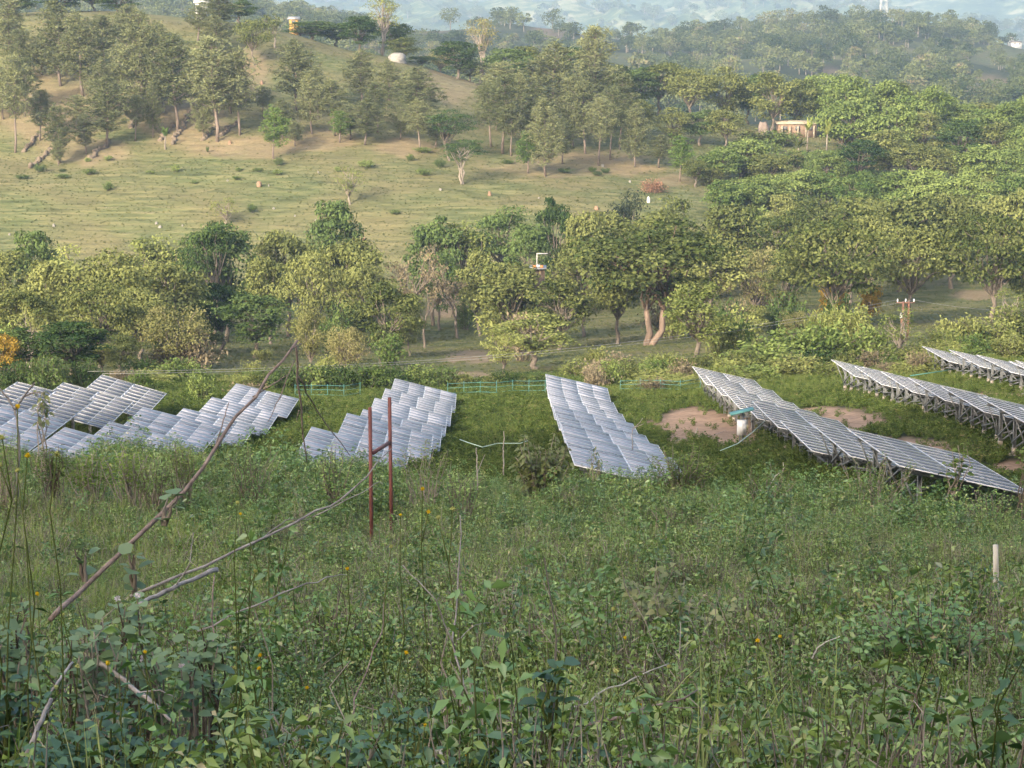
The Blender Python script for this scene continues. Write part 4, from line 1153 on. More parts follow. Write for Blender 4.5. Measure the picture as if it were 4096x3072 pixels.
RW = {
    1: [(408, 1500, 132, 16.5, 1.5), (253, 1531, 122, 15.5, 1.5), (69, 1529, 112, 14.0, 3.0), (-70, 1600, 101, 14.5, 3.0)],
    2: [(946, 1535, 138, 14.2, 3.4), (848, 1590, 128, 14.0, 3.0), (734, 1634, 118, 14.2, 3.0), (572, 1631, 108, 14.5, 3.0), (440, 1688, 98, 15, 3.5), (259, 1711, 88, 16, 4)],
    3: [(1579, 1515, 139, 14.4, 3.4), (1541, 1555, 128, 14.2, 3.4), (1499, 1593, 118, 14.2, 3.4), (1452, 1638, 108, 14.2, 3.6), (1388, 1654, 99, 14.4, 3.6), (1246, 1709, 87, 15, 4)],
    4: [(2182, 1497, 139, 13.2, 0.6), (2185, 1549, 128.5, 13.2, 3.6), (2197, 1591, 117.5, 13.2, 3.6), (2211, 1623, 107, 13.2, 3.8), (2228, 1663, 97, 13.2, 4.0), (2241, 1692, 87.5, 13.3, 4.2), (2250, 1732, 78, 13.4, 5.0)],
    5: [(2768, 1467, 138, 12.7, 3.2), (2822, 1504, 128, 12.7, 3.4), (2881, 1549, 118.5, 12.6, 3.6), (2942, 1581, 109, 12.6, 3.6), (3009, 1607, 100, 12.8, 3.8), (3118, 1684, 90, 12.8, 4.0), (3240, 1693, 81, 12.8, 4.2), (3387, 1716, 71.5, 12.8, 4.6)],
    6: [(3323, 1439, 138, 13.2, 3.4), (3416, 1465, 128.5, 13.2, 3.4), (3522, 1487, 118.7, 13.2, 3.4), (3630, 1511, 109, 13.2, 3.4), (3760, 1545, 99.5, 13.2, 3.4), (3910, 1585, 90, 13.2, 3.4), (4075, 1630, 80.5, 13.2, 3.4)],
    7: [(3687, 1386, 152, 12.6, 3.0), (3795, 1400, 142, 12.6, 3.0), (3905, 1420, 132, 12.6, 3.2), (4035, 1445, 122, 12.6, 3.2)],
    8: [(4060, 1442, 150, 13.0, 3.0)],
}
for row, L in RW.items():
    for k, (x, y, D, tl, dn) in enumerate(L):
        table(x, y, D, tl, dn, row, k, len(L), clean=(1 if row == 1 and k < 3 else 2 if row >= 5 else 0), detail=row >= 5, rows=9)
# ------------------------------------------------------------------ meter box with its green canopy
mb = at(2965, 96.5)
mb.z = gz(mb.x, mb.y)
ztop = z_of(1680, 96.5)
root = thing('inverter_box', 'white meter box on a post under a green canopy, beside a solar table', 'meter box', mb)
zt = ztop - mb.z
ob('enclosure', MB().box((0, 0, zt - 0.33), (0.40, 0.22, 0.66)).mesh('enclosure', M['boxwhite']), root)
ob('door', MB().box((0, -0.118, zt - 0.33), (0.34, 0.016, 0.58)).box((0.13, -0.13, zt - 0.33), (0.025, 0.02, 0.07)).mesh('door', M['boxwhite']), root)
ob('post', MB().tube([(0.07, 0.2, -0.4), (0.07, 0.2, zt + 0.36)], 0.045, 8).mesh('post', M['steel']), root)
ob('conduit', MB().tube([(-0.08, 0, zt - 0.66), (-0.08, 0.02, zt - 1.1), (-0.03, 0.05, -0.1)], 0.03, 6).mesh('conduit', M['wire_dark']), root)
cp = MB(); c_, s_ = math.cos(R(-14)), math.sin(R(-14))
cp.box((0, 0.05, zt + 0.38), (1.05, 0.62, 0.05), 0, [[c_, 0, s_], [0, 1, 0], [-s_, 0, c_]])
ob('canopy', cp.mesh('canopy', M['teal']), root)

# ------------------------------------------------------------------ red steel H-frame
b1, b2 = at(1487, 44.6), at(1568, 46.6)
fr = thing('steel_frame', 'red-brown H-shaped frame of two steel channel posts with a crossbar', 'frame', (b1 + b2) / 2)
o0 = (b1 + b2) / 2
def channel(a, b, w=0.10, d=0.07):
    m = MB(); a = Vector(a); b = Vector(b); L = (b - a).length
    q = MB().box((-w / 2 + 0.007, 0, L / 2), (0.014, d, L)).box((w / 2 - 0.007, 0, L / 2), (0.014, d, L)).box((0, -d / 2 + 0.02, L / 2), (w - 0.03, 0.012, L))
    V = np.vstack(q.V); rot = np.array((b - a).to_track_quat('Z', 'Y').to_matrix())
    V = V @ rot.T + np.array(a)
    q.V = [V]
    return q
t1 = ray_at(1480, 1630, 44.6); t2 = ray_at(1558, 1590, 46.6)
ob('post', channel(b1 - o0 - Vector((0, 0, .4)), t1 - o0).mesh('post', M['rust']), fr)
ob('post', channel(b2 - o0 - Vector((0, 0, .4)), t2 - o0).mesh('post', M['rust']), fr)
ob('crossbar', MB().bar(ray_at(1492, 1812, 44.65) - o0, ray_at(1558, 1770, 46.55) - o0, 0.05, 0.065).mesh('crossbar', M['rust']), fr)
# brush lying against it is built with the branches below

# cut stake on the right
sb = at(3980, 33)
ob_ = ob('wooden_stake', MB().tube([(0.03, 0, -0.3), (0.015, 0, 0.2), (-0.03, 0, z_of(2180, 33) - sb.z)], [0.05, 0.046, 0.04], 9).mesh('wooden_stake', M['stakewood']), None, sb)
tag(ob_, 'short cut wooden stake standing in the weeds at right', 'stake')

# ------------------------------------------------------------------ teal fence behind the panels
def fence(px0, px1, D, label, n, h=1.0):
    b = at((px0 + px1) / 2, D)
    root = thing('wire_fence', label, 'fence', b)
    pts = [at(px0 + (px1 - px0) * k / (n - 1), D + 1.2 * math.sin(k * 1.7)) for k in range(n)]
    for p in pts:
        ob('fence_post', MB().tube([(0, 0, -0.2), (0.02, 0, h + 0.08)], 0.016, 5).mesh('fence_post', M['wire_teal']), root, p - b)
    for q, hh in enumerate((0.35, 0.70, 1.0)):
        rail = MB()
        rail.tube([tuple(p - b + Vector((0, 0, hh * h - 0.05 * (k % 2)))) for k, p in enumerate(pts)], 0.013, 5)
        ob('rail', rail.mesh('rail', M['wire_teal']), root)
fence(1180, 1440, 151, 'teal wire fence left of the red posts, in front of the hedge', 5)
fence(1790, 2180, 149, 'teal wire fence across the grass between two solar rows', 7)
fence(2480, 2800, 146, 'thin teal fence in grass between the middle and right solar rows', 5, 0.8)
def cable(name, pts, r, mt, label, cat='cable'):
    b = pts[0]
    o = ob(name, MB().tube([tuple(p - b) for p in pts], r, 5).mesh(name, mt), None, b)
    tag(o, label, cat)
def lift(px, D, h):
    p = at(px, D); p.z += h; return p
cable('hose', [lift(1840, 101, .75), lift(1870, 99.5, .72), lift(1930, 97, .65), lift(1990, 98, .78), lift(2080, 97.5, .8), lift(2110, 98.5, .85)], 0.022, M['hose'], 'pale green hose lying in the grass left of the leafy bush', 'hose')
cable('hose', [lift(2880, 88, .6), lift(2950, 90, .7), lift(3010, 94, .8), lift(3060, 100, .9)], 0.018, M['hose'], 'thin green hose in the grass under the white meter box', 'hose')
cable('hose', [lift(3640, 141, .5), lift(3760, 143, .5), lift(3850, 146, .5)], 0.03, M['wire_teal'], 'teal pipe on grass below the far right solar row', 'hose')

# ------------------------------------------------------------------ power line
pb = at(3619, 205)
root = thing('power_pole', 'rusty double-post power pole with insulators between the right-hand trees', 'power pole', pb)
H1 = z_of(1206, 205) - pb.z
w_ = 22 * 205 / F / 2
for s in (-1, 1):
    ob('post', channel((s * w_, 0, -0.3), (s * w_, 0, H1), 0.17, 0.12).mesh('post', M['pole_rust']), root)
ob('crossarm', MB().box((0, 0.1, H1 - 0.12), (1.7, 0.09, 0.1)).mesh('crossarm', M['pole_rust']), root)
ob('crossbar', MB().box((0, 0.1, H1 * 0.45), (2 * w_, 0.07, 0.08)).mesh('crossbar', M['pole_rust']), root)
for s in (-0.75, 0.0, 0.75):
    ins = MB().tube([(s, 0.1, H1 - 0.06), (s, 0.1, H1 + 0.05), (s, 0.1, H1 + 0.1), (s, 0.1, H1 + 0.22)], [0.03, 0.09, 0.05, 0.07], 8)
    ob('insulator', ins.mesh('insulator', M['boxwhite']), root)
def span(a, b, sag, n=24):
    out = []
    for k in range(n + 1):
        t = k / n
        p = a.lerp(b, t); p.z -= sag * 4 * t * (1 - t)
        out.append(p)
    return out
top = pb + Vector((0, 0.1, H1 + 0.15))
for s, lab in ((-0.75, 'left'), (0.75, 'right')):
    e = ray_at(380 + 40 * s, 1490 + 6 * s, 150)
    cable('power_line', span(top + Vector((s, 0, 0)), e, 1.6), 0.011, M['wire'], 'long thin power wire crossing the valley, from %s end of pole crossarm' % lab, 'wire')
cable('power_line', span(top + Vector((0.75, 0, 0)), ray_at(4300, 1232, 220), 0.6), 0.013, M['wire'], 'power wire running right from the rusty double pole', 'wire')

# ------------------------------------------------------------------ buildings and other small built things far away
def house(name, label, px, ypx_top, ypx_base, w_px, D, wallm, roofm, depth=4.0, windows=2, cat='house', over=0.35, base=None):
    b = at(px, D)
    zt, zb = z_of(ypx_top, D), z_of(ypx_base, D)
    zb = min(zb, zt - 0.8)
    floor = min(gz(b.x, b.y), zb) - 0.4
    w = w_px * D / F
    root = thing(name, label, cat, (b.x, b.y, floor))
    hz_ = zt - floor
    hw_ = hz_ * 0.82 if hz_ < 5 else hz_ - 0.6
    ob('wall', MB().box((0, depth / 2, hw_ / 2), (w, depth, hw_)).mesh('wall', M[wallm]), root)
    rf = MB()
    V = [(-w / 2 - over, -over, hw_ + 0.004), (w / 2 + over, -over, hw_ + 0.004), (w / 2 + over, depth + over, hw_ + 0.004), (-w / 2 - over, depth + over, hw_ + 0.004), (-w / 2 - over, depth / 2, hz_), (w / 2 + over, depth / 2, hz_)]
    rf.add(V, [[0, 1, 5, 4], [2, 3, 4, 5], [3, 2, 1, 0]], [[0, 4, 3], [1, 2, 5]])
    ob('roof', rf.mesh('roof', M[roofm]), root)
    for k in range(windows):
        x = -w / 2 + w * (k + 0.5) / windows
        vis = max(zb - floor, 0)
        wh = min(hw_ - vis, 1.6) * 0.5
        ob('window', MB().box((x, -0.02, hw_ - wh), (min(0.9, w / windows * 0.45), 0.06, wh)).mesh('window', M['wire_dark']), root)
    return root
hh = house('ridge_hut', 'small white hut at the top edge among ridge pines', 805, -4, 26, 44, 452, 'white', 'white', 2.0, 1)
house('yellow_hut', 'bright ochre-yellow hut with pale roof behind the ridge trees', 1175, 66, 95, 34, 486, 'yellow_wall', 'tin', 2.5, 1)
lh = house('long_house', 'long low cream house with pillars half hidden by right-hand trees', 3190, 484, 532, 150, 424, 'mud', 'cream', 6.0, 3)
for k in range(5):
    ob('pillar', MB().box((-3.0 + 1.5 * k, -0.6, 1.2), (0.2, 0.2, 2.4)).mesh('pillar', M['cream']), lh)
for (x, yt, yb, w, D, wm, rm, lab) in [(3760, 134, 150, 32, 1290, 'white', 'darkroof', 'white house with dark roof on the far hill right of the tower'), (3856, 146, 162, 26, 1288, 'cream', 'tin', 'small tan house on the far hill between two white ones'),
                                       (4068, 164, 188, 38, 1260, 'white', 'darkroof', 'white house with dark openings near the right edge, far hill'), (4046, 140, 150, 16, 1296, 'white', 'tin', 'tiny white shed above the rightmost white far house'),
                                       (2510, 142, 160, 24, 1230, 'white', 'tin', 'tiny white house on the far hill behind the tallest pine')]:
    house('far_house', lab, x, yt, yb, w, D, wm, rm, 7.0, 2)
# hut among the valley trees: mud walls, slab roof with cloth on it, white post and beam
b = at(2150, 236); zt = z_of(1076, 236)
root = thing('mud_hut', 'mud hut in the valley woods with orange and white cloth on its roof', 'hut', b)
hz_ = zt - b.z
ob('wall', MB().box((0, 1.2, hz_ / 2 - 0.2), (1.5, 2.2, hz_ + 0.3)).mesh('wall', M['mud']), root)
ob('roof', MB().box((0, 1.1, hz_ + 0.05), (1.9, 2.8, 0.12)).mesh('roof', M['tin']), root)
cl = MB()
for k, (x, c) in enumerate(((-0.35, 0), (0.08, 1), (0.42, 0))):
    cl.box((x, 0.5, hz_ + 0.22 + 0.05 * (k % 2)), (0.36, 0.8, 0.2), c)
ob('cloth', cl.mesh('cloth', [M['cloth_orange'], M['cloth_white']]), root)
ob('post', MB().box((-0.05, 2.2, hz_ + 0.7), (0.09, 0.09, 1.3)).mesh('post', M['white']), root)
ob('beam', MB().box((0.5, 2.2, hz_ + 1.38), (1.2, 0.1, 0.08)).mesh('beam', M['white']), root)

def rockmesh(seed, sx, sy, sz, mt, rough=0.22):
    g = rs(seed)
    n, mseg = 7, 10
    V = [(0, 0, -sz * 0.3)]
    ph = np.linspace(-0.35, math.pi / 2 * 0.92, n)
    for p in ph:
        for k in range(mseg):
            a = k * 2 * math.pi / mseg
            rr = 1 + g.normal() * rough * 0.6
            cq = max(math.cos(p), 0.0) ** 0.5
            V.append((math.cos(a) * cq * sx / 2 * rr, math.sin(a) * cq * sy / 2 * rr, math.sin(p) * sz * (1 + g.normal() * rough * 0.3)))
    V.append((0, 0, sz))
    Q = [[1 + i * mseg + k, 1 + i * mseg + (k + 1) % mseg, 1 + (i + 1) * mseg + (k + 1) % mseg, 1 + (i + 1) * mseg + k] for i in range(n - 1) for k in range(mseg)]
    T = [[len(V) - 1, 1 + (n - 1) * mseg + k, 1 + (n - 1) * mseg + (k + 1) % mseg] for k in range(mseg)]
    return MB().add(V, Q, T).mesh('rock', M[mt])
def rock(name, label, cat, px, py, wpx, hpx, mt, seed, group=None, d0=300, dep=None, base=None):
    b = hit(px, py, d0) if base is None else base
    k = b.y / F
    o = ob(name, rockmesh(seed, wpx * k, (dep or wpx) * k, hpx * k, mt), None, b)
    tag(o, label, cat, group)
rock('pale_boulder', 'whitish boulder heap on the ridge below the tall pale-trunked tree', 'boulder', 1590, 258, 72, 36, 'stone', 1, base=at(1590, 436))
rock('rock_outcrop', 'tall pinkish bare rock left of the long cream house', 'rock', 3055, 520, 50, 78, 'rock_pink', 12, base=at(3055, 414), dep=46)
MO = [(1037, 752, 20, 22, 'tan grooved clay mound in the middle of the pasture'), (1047, 345, 14, 16, 'small tan mound between pines on the upper hillside'), (920, 578, 14, 14, 'round tan stump on bare earth below the pines'),
      (1958, 785, 16, 18, 'small tan mound right of the white-trunked tree'), (1452, 1232, 30, 22, 'tan mound beside the path in the valley woods'), (2385, 842, 18, 14, 'tan mound low on the pasture above the flat-topped tree'), (1455, 968, 16, 20, 'tan stump at the lower edge of the pasture')]
for k, (x, y, w, h, lab) in enumerate(MO):
    rock('clay_mound', lab, 'mound', x, y, w, h, 'clay', 20 + k, 'tan mounds and stumps', d0=235)
ST = [(625, 897, 12, 9), (215, 905, 12, 12), (640, 912, 14, 8), (38, 948, 8, 7), (1095, 840, 10, 8), (1075, 746, 6, 6), (910, 730, 8, 5), (1272, 690, 6, 6), (1262, 880, 6, 6), (2520, 730, 10, 9), (2410, 668, 12, 10), (1762, 765, 14, 6), (1180, 870, 8, 7), (730, 905, 7, 6), (2594, 812, 14, 22), (2735, 808, 8, 9), (3106, 1182, 11, 24), (2155, 795, 8, 6)]
for k, (x, y, w, h) in enumerate(ST):
    lab = {14: 'bright white upright stone beside the dusky dark tree', 16: 'white upright marker stone in the clearing under right-hand trees'}.get(k, 'small pale stone on the pasture, %s from left' % ordw(sorted(q[0] for i, q in enumerate(ST) if i not in (14, 16)).index(x)) if k not in (14, 16) else '')
    rock('white_stone', lab, 'stone', x, y, w, h, 'stone' if k not in (14, 16) else 'white', 40 + k, 'pale stones on the pasture', d0=235)
b = at(3602, 198)
root = thing('marker_post', 'white conical marker with dark cap left of the double power pole', 'marker', b)
zc = z_of(1272, 198) - b.z
ob('post', MB().tube([(0, 0, -0.3), (0, 0, zc)], 0.05, 6).mesh('post', M['pole_rust']), root)
ob('body', MB().tube([(0, 0, zc), (0, 0, zc + 0.3), (0, 0, zc + 0.42)], [0.17, 0.12, 0.09], 8).mesh('body', M['white']), root)
ob('cap', MB().tube([(0, 0, zc + 0.42), (0, 0, zc + 0.54)], [0.13, 0.05], 8).mesh('cap', M['wire_dark']), root)

# low stony banks running slantwise down the pine slope
BK = [((120, 675), (205, 598)), ((92, 612), (152, 545)), ((366, 640), (440, 565)), ((606, 462), (660, 400)), ((688, 580), (775, 424)), ((812, 568), (862, 505)), ((872, 556), (940, 500)), ((520, 520), (590, 430)), ((640, 568), (690, 500))]
for k, (p, q) in enumerate(BK):
    A, B = hit(*p, 300), hit(*q, 300)
    g = rs(70 + k)
    root = thing('stone_bank', 'low dark stony bank slanting up the pine slope, %s from left' % ordw(sorted(x[0][0] for x in BK).index(p[0])), 'stone bank', A, group='stony banks among the pines')
    n = max(8, int((B - A).length / 0.9))
    core = []
    for i in range(n + 1):
        P_ = A.lerp(B, i / n) + Vector((g.normal() * 0.25, 0, 0)); P_.z = gz(P_.x, P_.y); core.append(P_)
    ob('earth_core', MB().tube([tuple(c - A + Vector((0, 0, 0.02))) for c in core], 0.30 + 0.1 * g.random(n + 1), 6).mesh('earth_core', M['bank']), root)
    for i in range(n):
        c = core[i].lerp(core[i + 1], g.random())
        ob('stone', bpy.data.meshes.get('bank_stone_%d' % (i % 4)) or (lambda m: (setattr(m, 'name', 'bank_stone_%d' % (i % 4)), m)[1])(rockmesh(90 + i % 4, 0.7, 0.6, 0.38, 'bank')), root, c - A + Vector((g.normal() * 0.12, g.normal() * 0.1, 0.22)), (0, 0, g.random() * 6))

# lattice tower on the far hill
b = at(3532, 1295)
b.z = z_of(62, 1295) - 3
root = thing('lattice_tower', 'pale steel lattice power tower rising out of the top of the photo', 'tower', b)
Ht, w0, w1 = 34.0, 2.1, 0.75
legs = lambda t: w0 + (w1 - w0) * t
for sx in (-1, 1):
    for sy in (-1, 1):
        ob('leg', MB().bar((sx * w0, sy * w0, 0), (sx * w1, sy * w1, Ht), 0.24).mesh('leg', M['boxwhite']), root)
for k in range(7):
    t0, t1 = k / 7, (k + 1) / 7
    br = MB()
    for sy in (-1, 1):
        br.bar((-legs(t0), sy * legs(t0), Ht * t0), (legs(t1), sy * legs(t1), Ht * t1), 0.12); br.bar((legs(t0), sy * legs(t0) + 0.05, Ht * t0), (-legs(t1), sy * legs(t1) + 0.05, Ht * t1), 0.12)
    for sx in (-1, 1):
        br.bar((sx * legs(t0), -legs(t0), Ht * t0), (sx * legs(t1), legs(t1), Ht * t1), 0.12)
    ob('lattice', br.mesh('lattice', M['white']), root)
for h in (0.72, 0.86):
    ob('arm', MB().box((0, 0, Ht * h), (9.0, 0.4, 0.4)).mesh('arm', M['boxwhite']), root)

# banana plants by the long house, palms
def banana(label, px, yt, D, w, seed, mt='banana', cat='banana plant', name='banana_plant', nl=9):
    g = rs(seed); b = at(px, D); H = z_of(yt, D) - b.z
    root = thing(name, label, cat, b)
    ob('stem', MB().tube([(0, 0, -0.3), (0.05, 0, H * 0.35), (0.1, 0, H * 0.62)], [0.16, 0.13, 0.08], 8).mesh('stem', M['bark_pale']), root)
    lf = MB(); W = w * D / F
    for k in range(nl):
        az = k * 2.4 + g.random(); up = g.uniform(0.2, 1.0)
        base = np.array([0.1, 0, H * 0.6])
        e = base + np.array([math.cos(az) * W * 0.5 * (1.1 - up * 0.5), math.sin(az) * W * 0.5 * (1.1 - up * 0.5), H * 0.42 * up - 0.1])
        lf.blades([base, base + 0.02], [e, e + g.normal(size=3) * 0.15], 0.5, g, bend=0.32, seg=5)
    ob('foliage', lf.mesh('foliage', M[mt]), root)
banana('pale banana plant in front of the long cream house', 3228, 462, 408, 75, 1)
banana('banana plant right of the long cream house', 3305, 470, 402, 80, 2)
banana('small fan palm below the long cream house', 3190, 540, 392, 95, 3, 'broad', 'palm', 'fan_palm', 16)
pz = hit(660, 598, 300)
banana('small feathery palm standing at the foot of the pine slope', 660, 505, pz.y, 55, 4, 'pine_bright', 'palm', 'fan_palm', 14)
for k, (x, yb, h, w) in enumerate([(305, 1050 / 1.58 + 30, 30, 40), (700, 690, 34, 44)]):
    pass
# ------------------------------------------------------------------ weeds, grass and dry stalks of the slope (uncountable)
def herb(seed, H, W, nst, per, leaf, asp, mt, up=0.25, stemm='stem_green', dry=0.0):
    g = rs(seed); b = MB()
    for k in range(nst):
        az = g.random() * 6.28; r = W * 0.5 * math.sqrt(g.random())
        e = np.array([math.cos(az) * r, math.sin(az) * r, H * g.uniform(0.55, 1.05)])
        s = np.array([e[0] * 0.35, e[1] * 0.35, -0.05])
        p = curve(s, e, 0.04, g, 4, 0.05)
        b.tube(p, [0.006, 0.005, 0.004, 0.002], 3, m=1, cap=False, tint=g.random())
        n = max(3, int(per * g.uniform(0.7, 1.3)))
        tt = np.sort(g.uniform(0.22, 1.05, n))
        pos = np.stack([np.interp(tt, [0, 1 / 3, 2 / 3, 1], p[:, q]) for q in range(3)], 1)
        aa = g.random() * 6.28 + np.arange(n) * 1.9
        L = leaf * g.uniform(0.65, 1.25, n) * (1.1 - 0.45 * np.clip(tt, 0, 1))
        T = np.stack([np.cos(aa), np.sin(aa), g.uniform(-0.25, 0.55, n)], 1)
        N = np.array([0, 0, 0.75]) + g.normal(size=(n, 3)) * 0.75
        c = pos + T / np.linalg.norm(T, axis=1, keepdims=True) * L[:, None] * 0.6
        b.leaves(c, N, L, asp, g, T=T, droop=0.22, fold=0.07, tint=np.clip(g.normal(g.uniform(0.25, 0.75), 0.17, n) + 0.12 * tt, 0, 1))
    return b.mesh('herb', [M[mt], M[stemm]])

def grasst(seed, H, W, n, mt, w=0.011, bend=0.22):
    g = rs(seed); b = MB()
    az = g.random(n) * 6.28; r = W * 0.22 * np.sqrt(g.random(n))
    base = np.stack([np.cos(az) * r, np.sin(az) * r, np.full(n, -0.03)], 1)
    a2 = az + g.normal(size=n) * 0.8
    L = H * g.uniform(0.5, 1.1, n); out_ = g.uniform(0.1, 0.75, n)
    tip = base + np.stack([np.cos(a2) * L * out_, np.sin(a2) * L * out_, L * np.sqrt(np.maximum(1 - out_ ** 2, 0.1)) * g.uniform(0.75, 1, n)], 1)
    b.blades(base, tip, w * g.uniform(0.7, 1.4, n), g, bend=bend, seg=4)
    return b.mesh('grass', [M[mt]])

def drystalks(seed, H, W, n, curl, leafm='herb', nl=10):
    g = rs(seed); b = MB()
    for k in range(n):
        az = g.random() * 6.28; r = W * 0.5 * g.random()
        s = np.array([math.cos(az) * r * 0.5, math.sin(az) * r * 0.5, -0.04])
        a2 = g.random() * 6.28; L = H * g.uniform(0.4, 1.1)
        e = s + np.array([math.cos(a2) * L * curl * g.uniform(0.3, 1), math.sin(a2) * L * curl * g.uniform(0.3, 1), L * g.uniform(0.5, 1.0)])
        p = curve(s, e, 0.12 * curl, g, 5, 0.05)
        b.tube(p, np.linspace(0.006, 0.0025, 5), 3, m=1, cap=False, tint=g.random())
        if g.random() < 0.6:
            q = p[3] + (p[4] - p[3]) * 0.2
            b.tube([p[2], q + g.normal(size=3) * 0.1 * H], 0.003, 3, m=1, cap=False, tint=g.random())
        for j in range(nl // max(n // 3, 1) + 1):
            t = g.integers(2, 5)
            b.leaves(p[t:t + 1] + g.normal(size=(1, 3)) * 0.03, np.array([[0, 0, 1.0]]) + g.normal(size=(1, 3)) * 0.5, 0.04, 0.45, g, fold=0.05)
    return b.mesh('stalks', [M[leafm], M['stem_dry']])

low_ = [herb(500 + k, 0.34, 0.5, 10, 11, 0.075, 0.56, 'herb_dark') for k in range(3)] + [herb(503 + k, 0.40, 0.5, 10, 11, 0.066, 0.52, 'herb') for k in range(4)]
tall_ = [herb(510 + k, 0.85, 0.55, 7, 18, 0.085, 0.46, 'herb') for k in range(3)] + [herb(514 + k, 1.0, 0.7, 6, 18, 0.11, 0.5, 'herb_dark') for k in range(2)]
fine_ = [herb(518 + k, 0.5, 0.5, 12, 13, 0.042, 0.44, 'herb', stemm='stem_dry') for k in range(3)]
fgr_ = [grasst(560 + k, 0.5, 0.5, 40, 'fieldgrass', 0.016) for k in range(4)]
flow_ = [herb(565 + k, 0.34, 0.6, 9, 8, 0.10, 0.6, 'field') for k in range(5)]
C_FGR, C_FLOW = source('field_tuft', fgr_), source('field_herb', flow_)
gr_ = [grasst(520 + k, 0.62, 0.5, 46, 'grass') for k in range(3)] + [grasst(524 + k, 0.8, 0.45, 30, 'grass_pale', 0.009) for k in range(2)]
dry_ = [drystalks(530 + k, 0.75, 0.6, 15, 0.9) for k in range(3)] + [drystalks(534 + k, 0.95, 0.5, 9, 0.3) for k in range(2)]
C_LOW, C_TALL, C_FINE, C_GR, C_DRY = source('low_herb', low_), source('tall_herb', tall_), source('fine_herb', fine_), source('grass_tuft', gr_), source('dry_stalk', dry_)

g = rs(21)
def field(d0, d1, per_m2, wide=0.25, extra=1.5, d_grade=None):
    A = wide * (d1 ** 2 - d0 ** 2) + 2 * extra * (d1 - d0)
    n = int(A * per_m2)
    D = np.sqrt(g.uniform(d0 ** 2, d1 ** 2, n))
    X = g.uniform(-1, 1, n) * (wide * D + extra)
    Z = ground(X, D)
    qx, qy, _ = proj(X, D, Z)
    return X, D, Z, qx, qy
def soil_at(qx, qy, D):
    s = np.zeros_like(qx)
    for k, (cx, cy, rx, ry, d0, d1) in enumerate(SOIL):
        s = np.maximum(s, blob(qx, qy, D, cx, cy, rx, ry, d0, d1, 40 + k))
    return s
X, D, Z, qx, qy = field(8.0, 68.0, 30)
n = len(X)
patch = fbm(X / 3.2, D / 3.6, 101, 3); patch2 = fbm(X / 1.4, D / 1.6, 111, 3); patch3 = fbm(X / 6.0, D / 7.0, 121, 2)
left = np.clip((1500 - qx) / 900, 0, 1) * np.clip((D - 19) / 8, 0, 1)
right = np.clip((qx - 1700) / 700, 0, 1)
w_gr = 0.05 + 0.65 * left + 0.16 * right * (D > 22) + 0.25 * np.clip(patch * 2, 0, 0.6) + 0.5 * ((np.abs(qx - 2600) < 700) & (D > 10) & (D < 17))
w_dry = 0.10 + 0.42 * left * (patch2 > -0.05) + 0.45 * np.clip(patch2 * 2.5, 0, 1) + 0.25 * ((qx > 2300) & (D < 22))
w_low = 0.75 + 1.6 * ((D < 26) & (qx < 2200)) * np.clip(0.5 + patch * 2, 0, 1.2) + 0.3 * (D < 26) + 0.5 * (patch3 > 0.02)
w_fine = 0.35 + 0.7 * right + 0.4 * np.clip(-patch * 3, 0, 1) * (qx > 1200)
w_tall = 0.10 + 0.45 * np.clip((D - 44) / 12, 0, 1) + 0.15 * right
Wt = np.stack([w_low, w_tall, w_fine, w_gr, w_dry], 0)
cum = np.cumsum(Wt / Wt.sum(0), 0)
pk = (g.random(n)[None, :] > cum).sum(0)
lump = fbm(X / 1.5, D / 2.2, 171, 3)
hs = 0.72 + 0.35 * np.clip(patch3 * 3, -1, 1) + 0.9 * np.clip(lump * 2.2, -0.3, 0.6) + 0.25 * g.random(n)
hs = np.maximum(hs, 0.4)
hs = hs * np.where(D > 52, 1.15, 1.0)
def emit(name, k, col, cnt, label, smul=1.0, dark_first=None):
    s = pk == k
    m_ = s.sum()
    ix = g.integers(0, cnt, m_)
    if k == 0:                                                       # lush dark mats low on the left, mixed elsewhere
        pd = np.clip(0.25 + patch[s] * 1.6 + 0.25 * (qx[s] < 1700) * (D[s] < 30), 0.05, 0.9)
        ix = np.where(g.random(m_) < pd, g.integers(0, 3, m_), g.integers(3, 7, m_))
    if k == 3:
        ix = np.where(g.random(m_) < 0.72, g.integers(0, 3, m_), g.integers(3, 5, m_))
    scatter(name, np.stack([X[s], D[s], Z[s]], 1), g.uniform(0, 6.28, m_), hs[s] * smul * g.uniform(0.75, 1.2, m_), ix, col, label, g.normal(size=m_) * 0.12)
emit('low_weeds', 0, C_LOW, 7, 'low leafy green weeds carpeting the near slope')
emit('tall_weeds', 1, C_TALL, 5, 'taller leafy weeds on the near slope', 0.9)
emit('fine_weeds', 2, C_FINE, 3, 'fine-leaved weeds with brownish stems on the near slope')
emit('slope_grass', 3, C_GR, 5, 'long green grass on the near slope', 1.0)
emit('dry_stalks', 4, C_DRY, 5, 'tangled dry grey-brown stalks on the near slope', 0.95)
